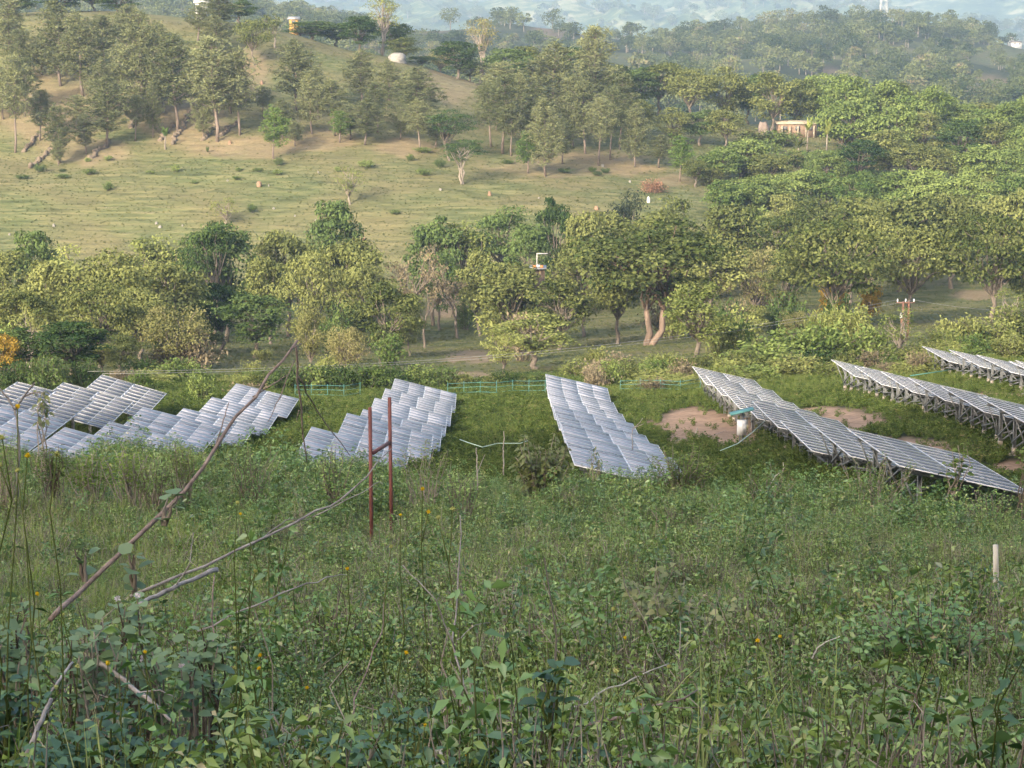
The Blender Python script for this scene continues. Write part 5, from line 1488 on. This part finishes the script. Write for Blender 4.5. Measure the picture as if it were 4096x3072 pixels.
# between and below the solar rows
X, D, Z, qx, qy = field(66, 178, 6.5, 0.25, 2)
so = soil_at(qx, qy, D); k_ = g.random(len(X)) > np.minimum(so * 1.25, 0.965)
X, D, Z, qx, qy = X[k_], D[k_], Z[k_], qx[k_], qy[k_]
pt = fbm(X / 5, D / 7, 131, 3)
k_ = (pt > -0.28)
X, D, Z, qx, qy, pt = X[k_], D[k_], Z[k_], qx[k_], qy[k_], pt[k_]
m_ = len(X); sel = g.random(m_) < np.clip(0.16 + pt * 0.7 + 0.5 * (qx > 2350) * (D > 132) + 0.25 * (D > 146), 0.05, 0.9)
scatter('field_grass', np.stack([X[sel], D[sel], Z[sel]], 1), g.uniform(0, 6.28, sel.sum()), g.uniform(0.3, 0.75, sel.sum()) * (1 + 0.6 * (qx[sel] > 2350) * (D[sel] > 138)), g.integers(0, 4, sel.sum()), C_FGR, 'grass growing between the rows of solar tables')
s2 = ~sel
scatter('field_weeds', np.stack([X[s2], D[s2], Z[s2]], 1), g.uniform(0, 6.28, s2.sum()), g.uniform(0.7, 1.5, s2.sum()), g.integers(0, 5, s2.sum()), C_FLOW, 'creeping weeds between the rows of solar tables')
# pasture turf and valley floor
tuf = source('turf_tuft', [grasst(540 + k, 0.34, 0.9, 26, 'pasture', 0.05, 0.3) for k in range(3)])
X, D, Z, qx, qy = field(175, 432, 1.25, 0.25, 3)
so = soil_at(qx, qy, D); k_ = (g.random(len(X)) > so * 0.9)
X, D, Z = X[k_], D[k_], Z[k_]; m_ = len(X)
scatter('pasture_turf', np.stack([X, D, Z], 1), g.uniform(0, 6.28, m_), g.uniform(0.3, 0.8, m_), g.integers(0, 3, m_), tuf, 'short grazed turf of the pasture and valley floor')

# ------------------------------------------------------------------ plants one can point to on the near slope
def W3(p):                    # (photo x, photo y, distance)
    return ray_at(*p)
def branch(label, pts, widths, twigs, mt='drywood', name='dry_branch', cat='branch', root_at=None, wob=0.012):
    P = [W3(p) for p in pts]
    o = P[0]
    g = rs(len(label) * 7 + int(pts[0][0]))
    def path(Q, w, n=14):
        t = np.linspace(0, 1, n); k = np.linspace(0, 1, len(Q))
        A = np.array([[np.interp(tt, k, [q[i] for q in Q]) for i in range(3)] for tt in t])
        L = np.linalg.norm(A[-1] - A[0])
        A[1:-1] += g.normal(size=(n - 2, 3)) * L * wob * 0.5
        return A - np.array(o), np.interp(t, np.linspace(0, 1, len(w)), w)
    root = thing(name, label, cat, o)
    D0 = np.mean([p[2] for p in pts])
    A, w = path(P, [q * 0.74 * D0 / F / 2 for q in widths])
    ob('stem', MB().tube(A, w, 8).mesh('stem', M[mt], True), root)
    for tp, tw in twigs:
        A, w = path([W3(p) for p in tp], [q * 0.8 * D0 / F / 2 for q in tw], 9)
        ob('twig', MB().tube(A, w, 6).mesh('twig', M[mt], True), root)
    return root
branch('long pale dry branch leaning up to the right with twigs hanging from its tip', [(200, 2480, 13.7), (330, 2350, 14.0), (640, 2065, 14.4), (880, 1765, 14.8), (1040, 1555, 15.1), (1190, 1362, 15.4)], [28, 27, 24, 20, 16, 15],
       [([(1184, 1385, 15.4), (1196, 1560, 15.5), (1212, 1700, 15.6), (1228, 1850, 15.7)], [12, 11, 9, 7]), ([(1193, 1505, 15.5), (1265, 1640, 15.8), (1400, 1822, 16.2)], [8, 7, 4]), ([(1010, 1588, 15.1), (1080, 1545, 15.1), (1150, 1500, 15.2)], [8, 7, 4]),
        ([(1178, 1440, 15.4), (1120, 1590, 15.3), (1070, 1690, 15.2)], [6, 6, 3]), ([(860, 1790, 14.8), (895, 1680, 14.8), (915, 1610, 14.9)], [7, 6, 4]), ([(1160, 1398, 15.3), (1205, 1374, 15.4)], [8, 4]), ([(1196, 1640, 15.5), (1185, 1680, 15.5)], [6, 3]),
        ([(560, 2140, 14.3), (700, 2020, 14.5), (740, 1930, 14.6)], [6, 5, 3])], 'redwood')
branch('second pale dry branch reaching up to the right behind the red frame posts', [(520, 2385, 14.2), (850, 2255, 14.5), (1240, 2070, 15), (1400, 1965, 15.2), (1565, 1795, 15.5)], [18, 16, 13, 11, 5],
       [([(1250, 2068, 15), (1420, 1985, 15.1), (1520, 1925, 15.2)], [7, 5, 3]), ([(1000, 2185, 14.7), (1120, 2100, 14.9), (1160, 2070, 15)], [7, 5, 3]), ([(1140, 2080, 14.8), (1245, 2075, 14.9)], [5, 3])])
branch('thick broken branch with splintered right end above the leaf pile', [(520, 2440, 13.0), (640, 2372, 13.2), (760, 2325, 13.4), (868, 2278, 13.6)], [22, 26, 24, 30], [([(700, 2350, 13.3), (760, 2250, 13.3), (775, 2130, 13.4)], [8, 6, 4])])
branch('slender arched dry twig curving right through the dark weeds', [(790, 2525, 13.5), (980, 2440, 13.6), (1160, 2355, 13.8), (1300, 2312, 14), (1390, 2300, 14.2)], [11, 11, 9, 7, 4], [])
branch('bleached thin branch rising right in the lower middle', [(2105, 2945, 10.6), (2260, 2855, 10.7), (2420, 2765, 10.9), (2560, 2700, 11), (2675, 2655, 11.1)], [16, 14, 11, 9, 6], [([(2260, 2855, 10.7), (2310, 2790, 10.8), (2338, 2735, 10.8)], [7, 6, 3])], 'stakewood')
branch('thick grey branch lying across the bottom middle', [(1740, 3010, 10.2), (2060, 2968, 10.3), (2330, 2905, 10.4), (2560, 2840, 10.5), (2790, 2760, 10.7)], [20, 23, 22, 18, 8], [([(2640, 2820, 10.6), (2720, 2832, 10.6), (2830, 2830, 10.7)], [7, 6, 3]), ([(2480, 2870, 10.5), (2600, 2930, 10.5), (2690, 2980, 10.4)], [7, 6, 3])], 'redwood')
branch('stout cracked grey stick at the bottom left corner', [(85, 3075, 9.2), (130, 2960, 9.2), (165, 2880, 9.3), (205, 2795, 9.4)], [34, 32, 28, 24], [])
branch('short dark grey stick above the stout bottom-left stick', [(205, 2770, 9.8), (250, 2700, 9.9), (290, 2650, 10)], [16, 15, 14], [])
branch('bumpy grey branch slanting down to the right at lower left', [(395, 2650, 10.4), (500, 2725, 10.3), (600, 2800, 10.2), (690, 2890, 10.1)], [30, 28, 26, 16], [([(560, 2770, 10.2), (640, 2760, 10.2), (700, 2790, 10.2)], [9, 7, 5])])
branch('upright dark dead stem in the weeds at lower left', [(838, 3010, 11.5), (842, 2800, 11.6), (850, 2560, 11.8), (858, 2300, 12)], [10, 11, 10, 8], [], 'redwood', 'dead_stem', 'stem')
branch('tall thin grey stalk standing in the lower middle', [(1945, 3050, 10.4), (1880, 2820, 10.6), (1822, 2600, 10.8), (1832, 2300, 11), (1840, 2060, 11.2)], [12, 12, 11, 9, 5], [([(1822, 2600, 10.8), (1740, 2400, 10.8), (1610, 2260, 10.9)], [8, 7, 5]), ([(1825, 2560, 10.8), (1900, 2500, 10.9), (1960, 2490, 11)], [5, 4, 3])], 'drywood', 'dead_stem', 'stem')
branch('reddish bare stem curving up at lower centre left', [(1390, 2950, 10.8), (1420, 2790, 11), (1490, 2620, 11.2), (1530, 2500, 11.3), (1545, 2380, 11.4)], [9, 9, 8, 7, 4], [], 'redwood', 'dead_stem', 'stem')
branch('grey forked stem at the left edge in front of the panels', [(70, 1990, 10), (80, 1800, 10), (68, 1700, 10), (60, 1640, 10)], [14, 14, 13, 13], [([(60, 1640, 10), (30, 1590, 10), (-10, 1545, 10)], [13, 12, 10]), ([(60, 1640, 10), (90, 1590, 10), (140, 1530, 10)], [13, 11, 6]), ([(92, 1588, 10), (130, 1572, 10), (170, 1568, 10)], [10, 9, 6])], 'drywood', 'dead_stem', 'stem')
branch('short thick chunk of broken wood at the bottom middle', [(1690, 3040, 9.8), (1760, 3000, 9.8), (1790, 2990, 9.8)], [26, 30, 22], [([(1760, 3000, 9.8), (1775, 3060, 9.7)], [24, 14])], 'stakewood', 'wood_chunk', 'wood')
branch('bare whitish twig standing in front of the middle solar row', [(2530, 1800, 66), (2528, 1745, 66), (2530, 1715, 66), (2560, 1690, 66), (2570, 1672, 66)], [5, 5, 5, 4, 3], [([(2530, 1715, 66), (2550, 1705, 66), (2575, 1695, 66)], [4, 3, 2])], 'drywood', 'dead_stem', 'stem')
branch('bare dry stalk left of the leafy bush by the middle row', [(2014, 1900, 60), (2014, 1800, 60), (2015, 1725, 60)], [8, 7, 5], [], 'drywood', 'dead_stem', 'stem')
branch('dry forked stalk in the weeds right of the third solar row', [(1912, 1960, 58), (1908, 1860, 58), (1905, 1790, 58)], [9, 8, 5], [([(1910, 1890, 58), (1930, 1840, 58), (1940, 1818, 58)], [5, 4, 2])], 'drywood', 'dead_stem', 'stem')
branch('crooked dead branches on bare soil beside the meter box', [(2785, 1760, 106), (2782, 1738, 106), (2790, 1712, 106)], [8, 8, 7], [([(2785, 1745, 106), (2740, 1752, 105), (2700, 1765, 104)], [4, 3, 2]), ([(2785, 1745, 106), (2850, 1742, 107), (2905, 1720, 108)], [4, 3, 2])], 'drywood')
branch('curved dead stems in the weeds below the long right-hand rows', [(3000, 1975, 60), (3040, 1960, 60), (3075, 1975, 60), (3090, 1990, 60)], [5, 5, 5, 4], [([(3080, 1940, 61), (3100, 1905, 61), (3135, 1880, 61), (3133, 1850, 61)], [6, 5, 5, 3]), ([(3085, 1950, 61), (3115, 1935, 61)], [4, 2])], 'stakewood')
branch('bleached bent stick in the weeds at lower right', [(3245, 2640, 14), (3270, 2590, 14), (3300, 2570, 14), (3360, 2545, 14)], [9, 9, 8, 5], [], 'stakewood')

def flower_weed(label, px, py, D, heads=1, budm='flower', seed=0, leafn=6, leaf=0.09, lean=0, leafmt='herb_dark', stem='stem_green', hp=19, show=0.55):
    g = rs(600 + seed)
    tp = ray_at(px, py, D)
    bx = at(px + lean, D + 0.05)
    b = Vector((bx.x, bx.y, max(bx.z, tp.z - 1.6)))
    h = tp - b
    root = thing('flowering_weed', label, 'wildflower', b, group='yellow flowered weeds')
    p = curve((0, 0, -0.05), tuple(h), 0.02, g, 6, 0.018)
    ob('stem', MB().tube(p, np.linspace(0.0045, 0.0026, 6), 5, tint=0.3).mesh('stem', M[stem]), root)
    lf = MB()
    for k in range(leafn):
        t = 0.12 + show * (k + 0.5) / leafn
        c = np.array([np.interp(t, np.linspace(0, 1, 6), p[:, q]) for q in range(3)])
        az = k * 1.57 + g.random()
        for s in (0, math.pi):
            T = np.array([[math.cos(az + s), math.sin(az + s), 0.25]])
            L = leaf * g.uniform(0.7, 1.1) * (1.15 - t * 0.6)
            lf.leaves(c + T * L * 0.55, np.array([[0, 0, 1.0]]) + g.normal(size=(1, 3)) * 0.25, L, 0.5, g, T=T, droop=0.2, fold=0.08)
    if leafn:
        ob('foliage', lf.mesh('foliage', M[leafmt]), root)
    r = hp * D / F / 2
    for k in range(heads):
        c = np.array(h) if k == 0 else np.array(h) + np.array([g.uniform(-0.09, 0.09), g.uniform(-0.05, 0.05), -g.uniform(0.05, 0.14)])
        f = MB()
        if k:
            f.tube([p[4], c], 0.0035, 4, m=1)
        n = 34
        d = unit(g, n, 0.3)
        f.leaves(c + d * r * 0.62 * np.array([1, 1, 0.9]), np.cross(d, g.normal(size=(n, 3))), r * 0.95, 0.55, g, T=d, droop=0)
        a = np.linspace(0, 2 * math.pi, 7)[:-1]
        f.tube([c + [0, 0, -r * 0.75], c + [0, 0, -r * 0.3], c + [0, 0, r * 0.25], c + [0, 0, r * 0.55]], [r * 0.25, r * 0.62, r * 0.6, r * 0.2], 7)
        ob('flower_head', f.mesh('flower_head', [M[budm], M[stem]]), root)
    return root
FW = [(70, 1625, 9.5, 1, 'flower', 'bright yellow flower at the left edge before the leftmost panels', 24), (110, 1822, 9.2, 1, 'flower', 'dull yellow flower head low at left, left of its larger neighbour', 26), (228, 1815, 9.2, 1, 'bud', 'plump green-yellow seed head at left below the solar tables', 30), (8, 1750, 9, 2, 'bud', 'pair of yellow-green seed heads cut by the left edge', 28),
      (70, 1880, 9, 1, 'bud', 'pale seed head near the left edge below the dull yellow flower', 24), (1812, 2035, 11, 2, 'bud', 'two pale seed heads on a tall stem right of the red frame', 24), (1022, 2283, 11.4, 1, 'bud', 'pale seed head on a thin stem above the arched twig', 20), (950, 2010, 12, 1, 'bud', 'small pale seed head left of the red frame base', 18),
      (962, 2055, 12, 1, 'flower', 'small yellow flower just under the pale seed head left of red frame', 16), (1602, 2060, 11.8, 1, 'flower', 'little yellow flower beside the foot of the right red post', 16), (1565, 2185, 11, 1, 'bud', 'pale seed head near the foot of the red frame', 20), (1390, 2275, 11.2, 1, 'flower', 'orange-yellow flower left of the reddish curved stem', 18),
      (1690, 1955, 12, 2, 'flower', 'twin yellow flowers in the grass right of the red frame', 20), (150, 2375, 10.8, 1, 'flower', 'yellow flower at far left on the round-leaved shrubs', 22), (248, 2460, 10.4, 1, 'bud', 'round yellow-green bud on the left round-leaved shrubs', 22), (510, 2580, 10, 1, 'bud', 'tall yellow-green bud in the dark leaves at lower left', 22),
      (580, 2608, 9.9, 1, 'flower', 'yellow flower on bare twigs at lower left', 20), (430, 2652, 9.8, 1, 'flower', 'large yellow flower above the bumpy grey branch', 24), (310, 2665, 9.6, 1, 'bud', 'pale bud beside the short dark stick at lower left', 22), (225, 2748, 9.4, 1, 'bud', 'pale bud above the stout cracked stick', 22),
      (940, 2592, 10.4, 2, 'bud', 'two pale seed heads on a forked stem in lower left middle', 20), (1040, 2620, 10.2, 2, 'flower', 'yellow flowers on a slanting stem in the lower left middle', 20), (1228, 2750, 9.9, 1, 'flower', 'yellow flower beside a bleached stick low left of centre', 18), (955, 2898, 9.4, 1, 'flower', 'orange flower on a dark stem at bottom left of centre', 18),
      (1222, 3035, 9.1, 2, 'flower', 'large orange-yellow flower at the bottom edge left of centre', 24), (1150, 3018, 9.1, 1, 'bud', 'pale bud left of the large bottom-edge orange flower', 18), (1625, 2610, 10.4, 1, 'flower', 'open yellow flower in green weeds near bottom centre', 22), (1700, 2900, 9.5, 1, 'flower', 'orange-yellow flower over dark leaves at bottom centre', 18),
      (1585, 3045, 9.1, 1, 'flower', 'yellow flower at the bottom edge left of the wood chunk', 18), (1862, 3015, 9.2, 1, 'flower', 'bright yellow flower at the bottom edge right of the wood chunk', 24), (2455, 2435, 13, 1, 'bud', 'round yellow-green bud left of the pale-leaved shrub', 22), (2500, 2550, 12.5, 1, 'flower', 'small yellow flower low left of the pale-leaved shrub', 18),
      (2465, 2685, 11, 1, 'bud', 'plump seed head above the bleached thin branch', 26), (2560, 2820, 10.5, 1, 'flower', 'yellow flower touching the thick bottom branch', 20), (2600, 2740, 10.8, 1, 'bud', 'brownish seed head between the two lower-middle branches', 18), (2675, 2665, 11, 1, 'bud', 'seed head at the tip of the bleached thin branch', 20),
      (3030, 2562, 12.6, 1, 'flower', 'orange-yellow flower right of the pale grass tussock', 22), (2620, 2965, 9.8, 1, 'bud', 'big pale seed head at bottom right of centre', 28), (2420, 3025, 9.4, 1, 'bud', 'ragged pale seed head at the bottom edge', 22), (3120, 2545, 12.8, 1, 'flower', 'small orange flower just right of its larger orange neighbour', 16), (3840, 2870, 10, 1, 'bud', 'small yellowish bud at lower right', 16)]
for k, (x, y, D, nh, bm, lab, hp) in enumerate(FW):
    flower_weed(lab, x, y, D, nh, bm, k, 5 if y > 2500 else 3, 0.075, lean=(k % 5 - 2) * 14, hp=hp)

def leafy_shrub(label, px, py, D, wpx, hpx, leafpx, mt, seed, nst=10, per=12, asp=0.85, droop=0.25, name='leafy_shrub', cat='shrub', group=None, stem='stem_dry', pink=0, up=0.3, hang=0.0, order=True, ground_base=True):
    """stems rising from one foot, each carrying real leaves; (px, py) is the top middle"""
    g = rs(700 + seed)
    bx = at(px, D)
    tz = z_of(py, D)
    w, h, L0 = wpx * D / F, hpx * D / F, leafpx * D / F
    b = Vector((bx.x, bx.y, bx.z if ground_base else tz - h))
    H = tz - b.z
    root = thing(name, label, cat, b, group=group)
    st, lf = MB(), MB()
    fl = MB()
    lo = max(0.0, 1 - h / H)
    for k in range(nst):
        az = g.random() * 6.28; r = w * 0.5 * math.sqrt(g.random())
        e = np.array([math.cos(az) * r, math.sin(az) * r * 0.8, H * (lo + (1 - lo) * g.uniform(0.35, 1.0) * (1 - 0.45 * (2 * r / w) ** 2))])
        p = curve((e[0] * 0.12, e[1] * 0.12, -0.08), e, 0.08, g, 6, 0.03)
        st.tube(p, np.linspace(0.010, 0.003, 6) * max(0.7, L0 / 0.07), 5, tint=g.random(), cap=False)
        n = int(per * g.uniform(0.75, 1.3))
        tt = np.linspace(max(0.15, lo * 0.8), 1.0, n) + g.normal(size=n) * 0.02
        pos = np.stack([np.interp(tt, np.linspace(0, 1, 6), p[:, q]) for q in range(3)], 1)
        aa = np.arange(n) * 2.4 + g.random() * 6
        L = L0 * g.uniform(0.6, 1.15, n)
        T = np.stack([np.cos(aa), np.sin(aa), up - hang * 1.5 + g.normal(size=n) * 0.2], 1)
        N = np.array([0, -0.15, 1.0]) + g.normal(size=(n, 3)) * 0.35
        T /= np.linalg.norm(T, axis=1, keepdims=True)
        c = pos + T * L[:, None] * 0.72
        # eight-sided leaf blades: two quads each, gently folded
        N = N - T * np.sum(N * T, 1, keepdims=True); N /= np.linalg.norm(N, axis=1, keepdims=True)
        B = np.cross(N, T); Lc = L[:, None]
        dz = np.array([0, 0, 1.0]) * droop * Lc
        v = [c - T * Lc * 0.5, c - T * Lc * 0.22 + B * Lc * asp * 0.47 + N * Lc * 0.07, c + T * Lc * 0.16 + B * Lc * asp * 0.42 + N * Lc * 0.06 - dz * 0.3, c + T * Lc * 0.5 - dz, c + T * Lc * 0.16 - B * Lc * asp * 0.42 + N * Lc * 0.06 - dz * 0.3, c - T * Lc * 0.22 - B * Lc * asp * 0.47 + N * Lc * 0.07, c - T * Lc * 0.02]
        V = np.stack(v, 1).reshape(-1, 3)
        o_ = np.arange(n)[:, None] * 7
        Q = np.vstack([o_ + np.array([[0, 1, 2, 6]]), o_ + np.array([[6, 2, 3, 4]]), o_ + np.array([[0, 6, 4, 5]])])
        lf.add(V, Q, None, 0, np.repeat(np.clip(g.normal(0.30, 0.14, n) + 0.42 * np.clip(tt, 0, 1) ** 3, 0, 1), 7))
        if pink and k < pink:
            n2 = 14; d = unit(g, n2, 0.2); rr = 0.011
            fl.leaves(e + [0, 0, 0.02] + d * rr, np.cross(d, g.normal(size=(n2, 3))), 0.02, 0.6, g, T=d, droop=0)
    ob('stem', st.mesh('stem', M[stem]), root)
    ob('foliage', lf.mesh('foliage', M[mt]), root)
    if pink:
        ob('flower', fl.mesh('flower', M['petal_pink']), root)
    return root
S_ = leafy_shrub
GV = 'grey-green round-leaved shrubs at lower left'
for k, (x, y, D, w, h, lp, lab) in enumerate([(110, 2360, 11.2, 330, 330, 66, 'grey-green round-leaved shrub at the far left edge'), (330, 2400, 11.0, 330, 260, 62, 'grey-green round-leaved shrub under the long leaning branch'), (530, 2300, 11.4, 260, 330, 60, 'grey-green round-leaved shrub with pale pink buds under the thick broken branch'), (700, 2520, 10.8, 300, 260, 66, 'grey-green round-leaved shrub between the arched twig and dark leaves'),
                                               (830, 2480, 11.4, 220, 200, 58, 'small grey-green round-leaved shrub beside the upright dark stem'), (440, 2470, 10.4, 300, 250, 64, 'grey-green round-leaved shrub above the bumpy grey branch'), (60, 2520, 10.2, 260, 260, 70, 'large round-leaved shrub at left edge, below the topmost one')]):
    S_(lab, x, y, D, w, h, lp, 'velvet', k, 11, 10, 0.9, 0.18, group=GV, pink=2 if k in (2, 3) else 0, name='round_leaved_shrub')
for k, (x, y, lab) in enumerate([(680, 1925, 'pair of round green leaves on the upper part of leaning branch'), (370, 2150, 'cluster of round leaves hanging left of the leaning branch'), (560, 2200, 'small cluster of round leaves right of the leaning branch')]):
    S_(lab, x, y, 12.5, 130, 130, 70, 'velvet', 30 + k, 3, 3, 0.95, 0.1, name='leaf_spray', cat='leaf spray', ground_base=False)
GD = 'dark broad-leaved weeds along the bottom edge'
DK = [(60, 2640, 9.6, 300, 330, 92, 'dark broad-leaved weed at the far left bottom'), (480, 2690, 9.4, 260, 330, 84, 'dark broad-leaved weed right of the stout cracked stick'), (330, 2880, 9.0, 330, 220, 88, 'dark broad-leaved weed in the bottom left, touching the stout stick'), (620, 2870, 9.1, 320, 230, 84, 'dark broad-leaved weed at bottom left under the bumpy branch'),
      (830, 2930, 9.0, 260, 170, 80, 'dark broad-leaved weed at the bottom beside the upright dark stem'), (1080, 2720, 9.5, 300, 370, 92, 'tall dark serrated-leaf weed left of bottom centre'), (1320, 2920, 9.1, 280, 170, 76, 'dark broad-leaved weed at the bottom, right of the large orange flower'), (1590, 2770, 9.8, 260, 280, 74, 'dark broad-leaved weed with toothed leaves at bottom centre'),
      (1480, 2960, 9.0, 300, 130, 74, 'low dark broad-leaved weed at the bottom edge near centre'), (2030, 2890, 9.0, 360, 210, 104, 'big dark-leaved weed at the bottom right of centre'), (2190, 2590, 9.6, 170, 170, 92, 'upright dark leaf tuft on a slanting stem in lower middle'), (2330, 2960, 9.2, 260, 130, 80, 'low dark-leaved weed under the thick bottom branch'),
      (3060, 2960, 9.0, 200, 150, 96, 'dark green weed at the bottom edge under the grass tussock'), (170, 2960, 8.8, 250, 130, 96, 'bright dark-leaved weed cut by the bottom left corner'), (1750, 2950, 9.0, 200, 140, 70, 'low dark-leaved weed behind the wood chunk')]
for k, (x, y, D, w, h, lp, lab) in enumerate(DK):
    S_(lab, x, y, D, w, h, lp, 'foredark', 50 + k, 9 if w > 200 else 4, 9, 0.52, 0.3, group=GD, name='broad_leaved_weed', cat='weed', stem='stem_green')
S_('pale yellow-green weed with stout stems at the bottom right', 3960, 2880, 9.2, 330, 260, 92, 'paleleaf', 80, 5, 6, 0.5, 0.3, name='pale_weed', cat='weed', stem='stem_green')
S_('pale yellow-green velvety shrub in the middle of the near slope', 2640, 2200, 20.5, 420, 330, 40, 'paleleaf', 81, 22, 15, 0.8, 0.45, hang=0.12)
S_('small pale-leaved sprig right of the pale velvety shrub', 2900, 2375, 20, 230, 170, 38, 'paleleaf', 82, 9, 9, 0.8, 0.4)
S_('dense dark vine-covered mound on the right of the near slope', 3680, 2330, 19, 700, 420, 34, 'herb_dark', 83, 80, 22, 0.72, 0.3, name='vine_mound', cat='shrub')
S_('feathery green bush on the right edge, behind the vine mound', 3890, 2230, 24, 500, 260, 30, 'lush', 84, 50, 22, 0.5, 0.3)
S_('leafy coarse-leaved bush beside the middle solar row', 2172, 1655, 62, 250, 330, 25, 'teak', 85, 44, 26, 0.62, 0.45, name='coarse_leaved_bush', cat='bush', hang=0.2)
S_('small drooping sapling in front of the middle solar row', 2372, 1770, 60, 75, 150, 20, 'teak', 86, 6, 12, 0.5, 0.6, name='sapling', cat='sapling', hang=0.6)
S_('bright green ferny bush between middle row and the meter box', 2730, 1752, 66, 320, 190, 18, 'lush', 87, 60, 26, 0.42, 0.3)
S_('broad-leaved sapling in front of the leftmost solar tables', 176, 1512, 55, 110, 110, 28, 'teak', 88, 5, 12, 0.55, 0.5, name='sapling', cat='sapling', hang=0.4)
S_('leafy climbing plant over the near end of the long tall-legged row', 3790, 1722, 60, 170, 210, 30, 'lush', 89, 8, 12, 0.7, 0.35, name='climbing_plant', cat='plant')
S_('leafy weed at the right edge beneath the long tall-legged row', 4085, 1740, 62, 70, 90, 26, 'lush', 90, 6, 9, 0.7, 0.35, name='leafy_weed', cat='weed')
PAL = [(365, 1790, 50, 230, 120, 'palmate-leaved green plant below the leftmost tables'), (530, 1770, 50, 260, 120, 'palmate-leaved green plant in front of second row of tables'), (210, 1770, 50, 170, 110, 'leafy green plant at left below the broad-leaved sapling'), (1010, 1745, 54, 250, 150, 'leafy bush between the second and third solar rows'), (740, 1750, 52, 150, 110, 'dark-tipped leafy weed at the near end of second row'),
       (1340, 1760, 52, 170, 130, 'weedy bush beneath the hanging twig in front of third row'), (1700, 1745, 54, 260, 130, 'straggly leafy weed at the near end of third row'), (1850, 1850, 52, 220, 120, 'leafy weed patch right of the red frame'), (3500, 1790, 60, 330, 150, 'straggly weeds covering the near end of the meter-box row'), (3960, 1930, 56, 260, 130, 'straggly weeds below the corner of the meter-box row'),
       (3060, 1830, 60, 260, 130, 'pale leafy weeds below the meter-box row'), (40, 1700, 48, 170, 150, 'straggly leafy weed at the left edge below tables'), (2560, 1890, 58, 230, 110, 'leafy weeds at the near end of the middle row'), (620, 1800, 50, 180, 110, 'leafy weeds between palmate plant and second row')]
for k, (x, y, D, w, h, lab) in enumerate(PAL):
    S_(lab, x, y, D, w, h, 26 if k < 3 else 17, 'grass' if k < 2 else ('herb' if k % 2 else 'lush'), 100 + k, 26, 16, 0.26 if k < 3 else 0.42, 0.35, name='crest_weed', cat='weed', group='leafy weeds along the brow before the panels')

def tussock(label, px, py, D, wpx, hpx, n, mt, seed, lean=0.0, w=0.012):
    g = rs(800 + seed); b = at(px, D)
    H, W = hpx * D / F, wpx * D / F
    m = MB()
    az = g.random(n) * 6.28; r = W * 0.16 * np.sqrt(g.random(n))
    base = np.stack([np.cos(az) * r, np.sin(az) * r, np.full(n, -0.04)], 1)
    o_ = g.uniform(0.15, 0.9, n); L = np.maximum(H, W * 0.5) * g.uniform(0.55, 1.1, n); a2 = az + g.normal(size=n) * 0.5
    tip = base + np.stack([np.cos(a2) * L * o_ + lean * L, np.sin(a2) * L * o_ * 0.8, L * np.sqrt(np.maximum(1 - o_ ** 2, 0.12)) * 0.95], 1)
    m.blades(base, tip, w * g.uniform(0.7, 1.4, n), g, bend=0.3, seg=5)
    return tag(ob('grass_tussock', m.mesh('grass_tussock', M[mt]), None, b), label, 'grass', 'grass tussocks on the near slope')
tussock('large fountain-like pale grass tussock at lower right of centre', 2780, 2700, 13.0, 560, 330, 300, 'grass_pale', 1, 0.12)
tussock('second pale grass tussock sprawling right of the largest one', 3080, 2740, 12.2, 480, 240, 200, 'grass_pale', 2, 0.3)
tussock('small bright grass tussock above the bleached thin branch', 2230, 2740, 11.6, 300, 200, 170, 'grass', 3)
tussock('bright thin grass clump behind the stout stick at lower left', 290, 2760, 10.6, 200, 150, 140, 'grass_pale', 4)
tussock('bright grass clump beside the second branch at left', 520, 2080, 17.5, 300, 260, 170, 'grass', 5)
tussock('grass clump at left under the hanging twigs', 700, 2150, 17, 260, 240, 150, 'grass', 6)
tussock('pale reeds standing below the meter-box row', 3170, 1900, 61, 60, 190, 16, 'grass_pale', 7, 0.05, 0.05)
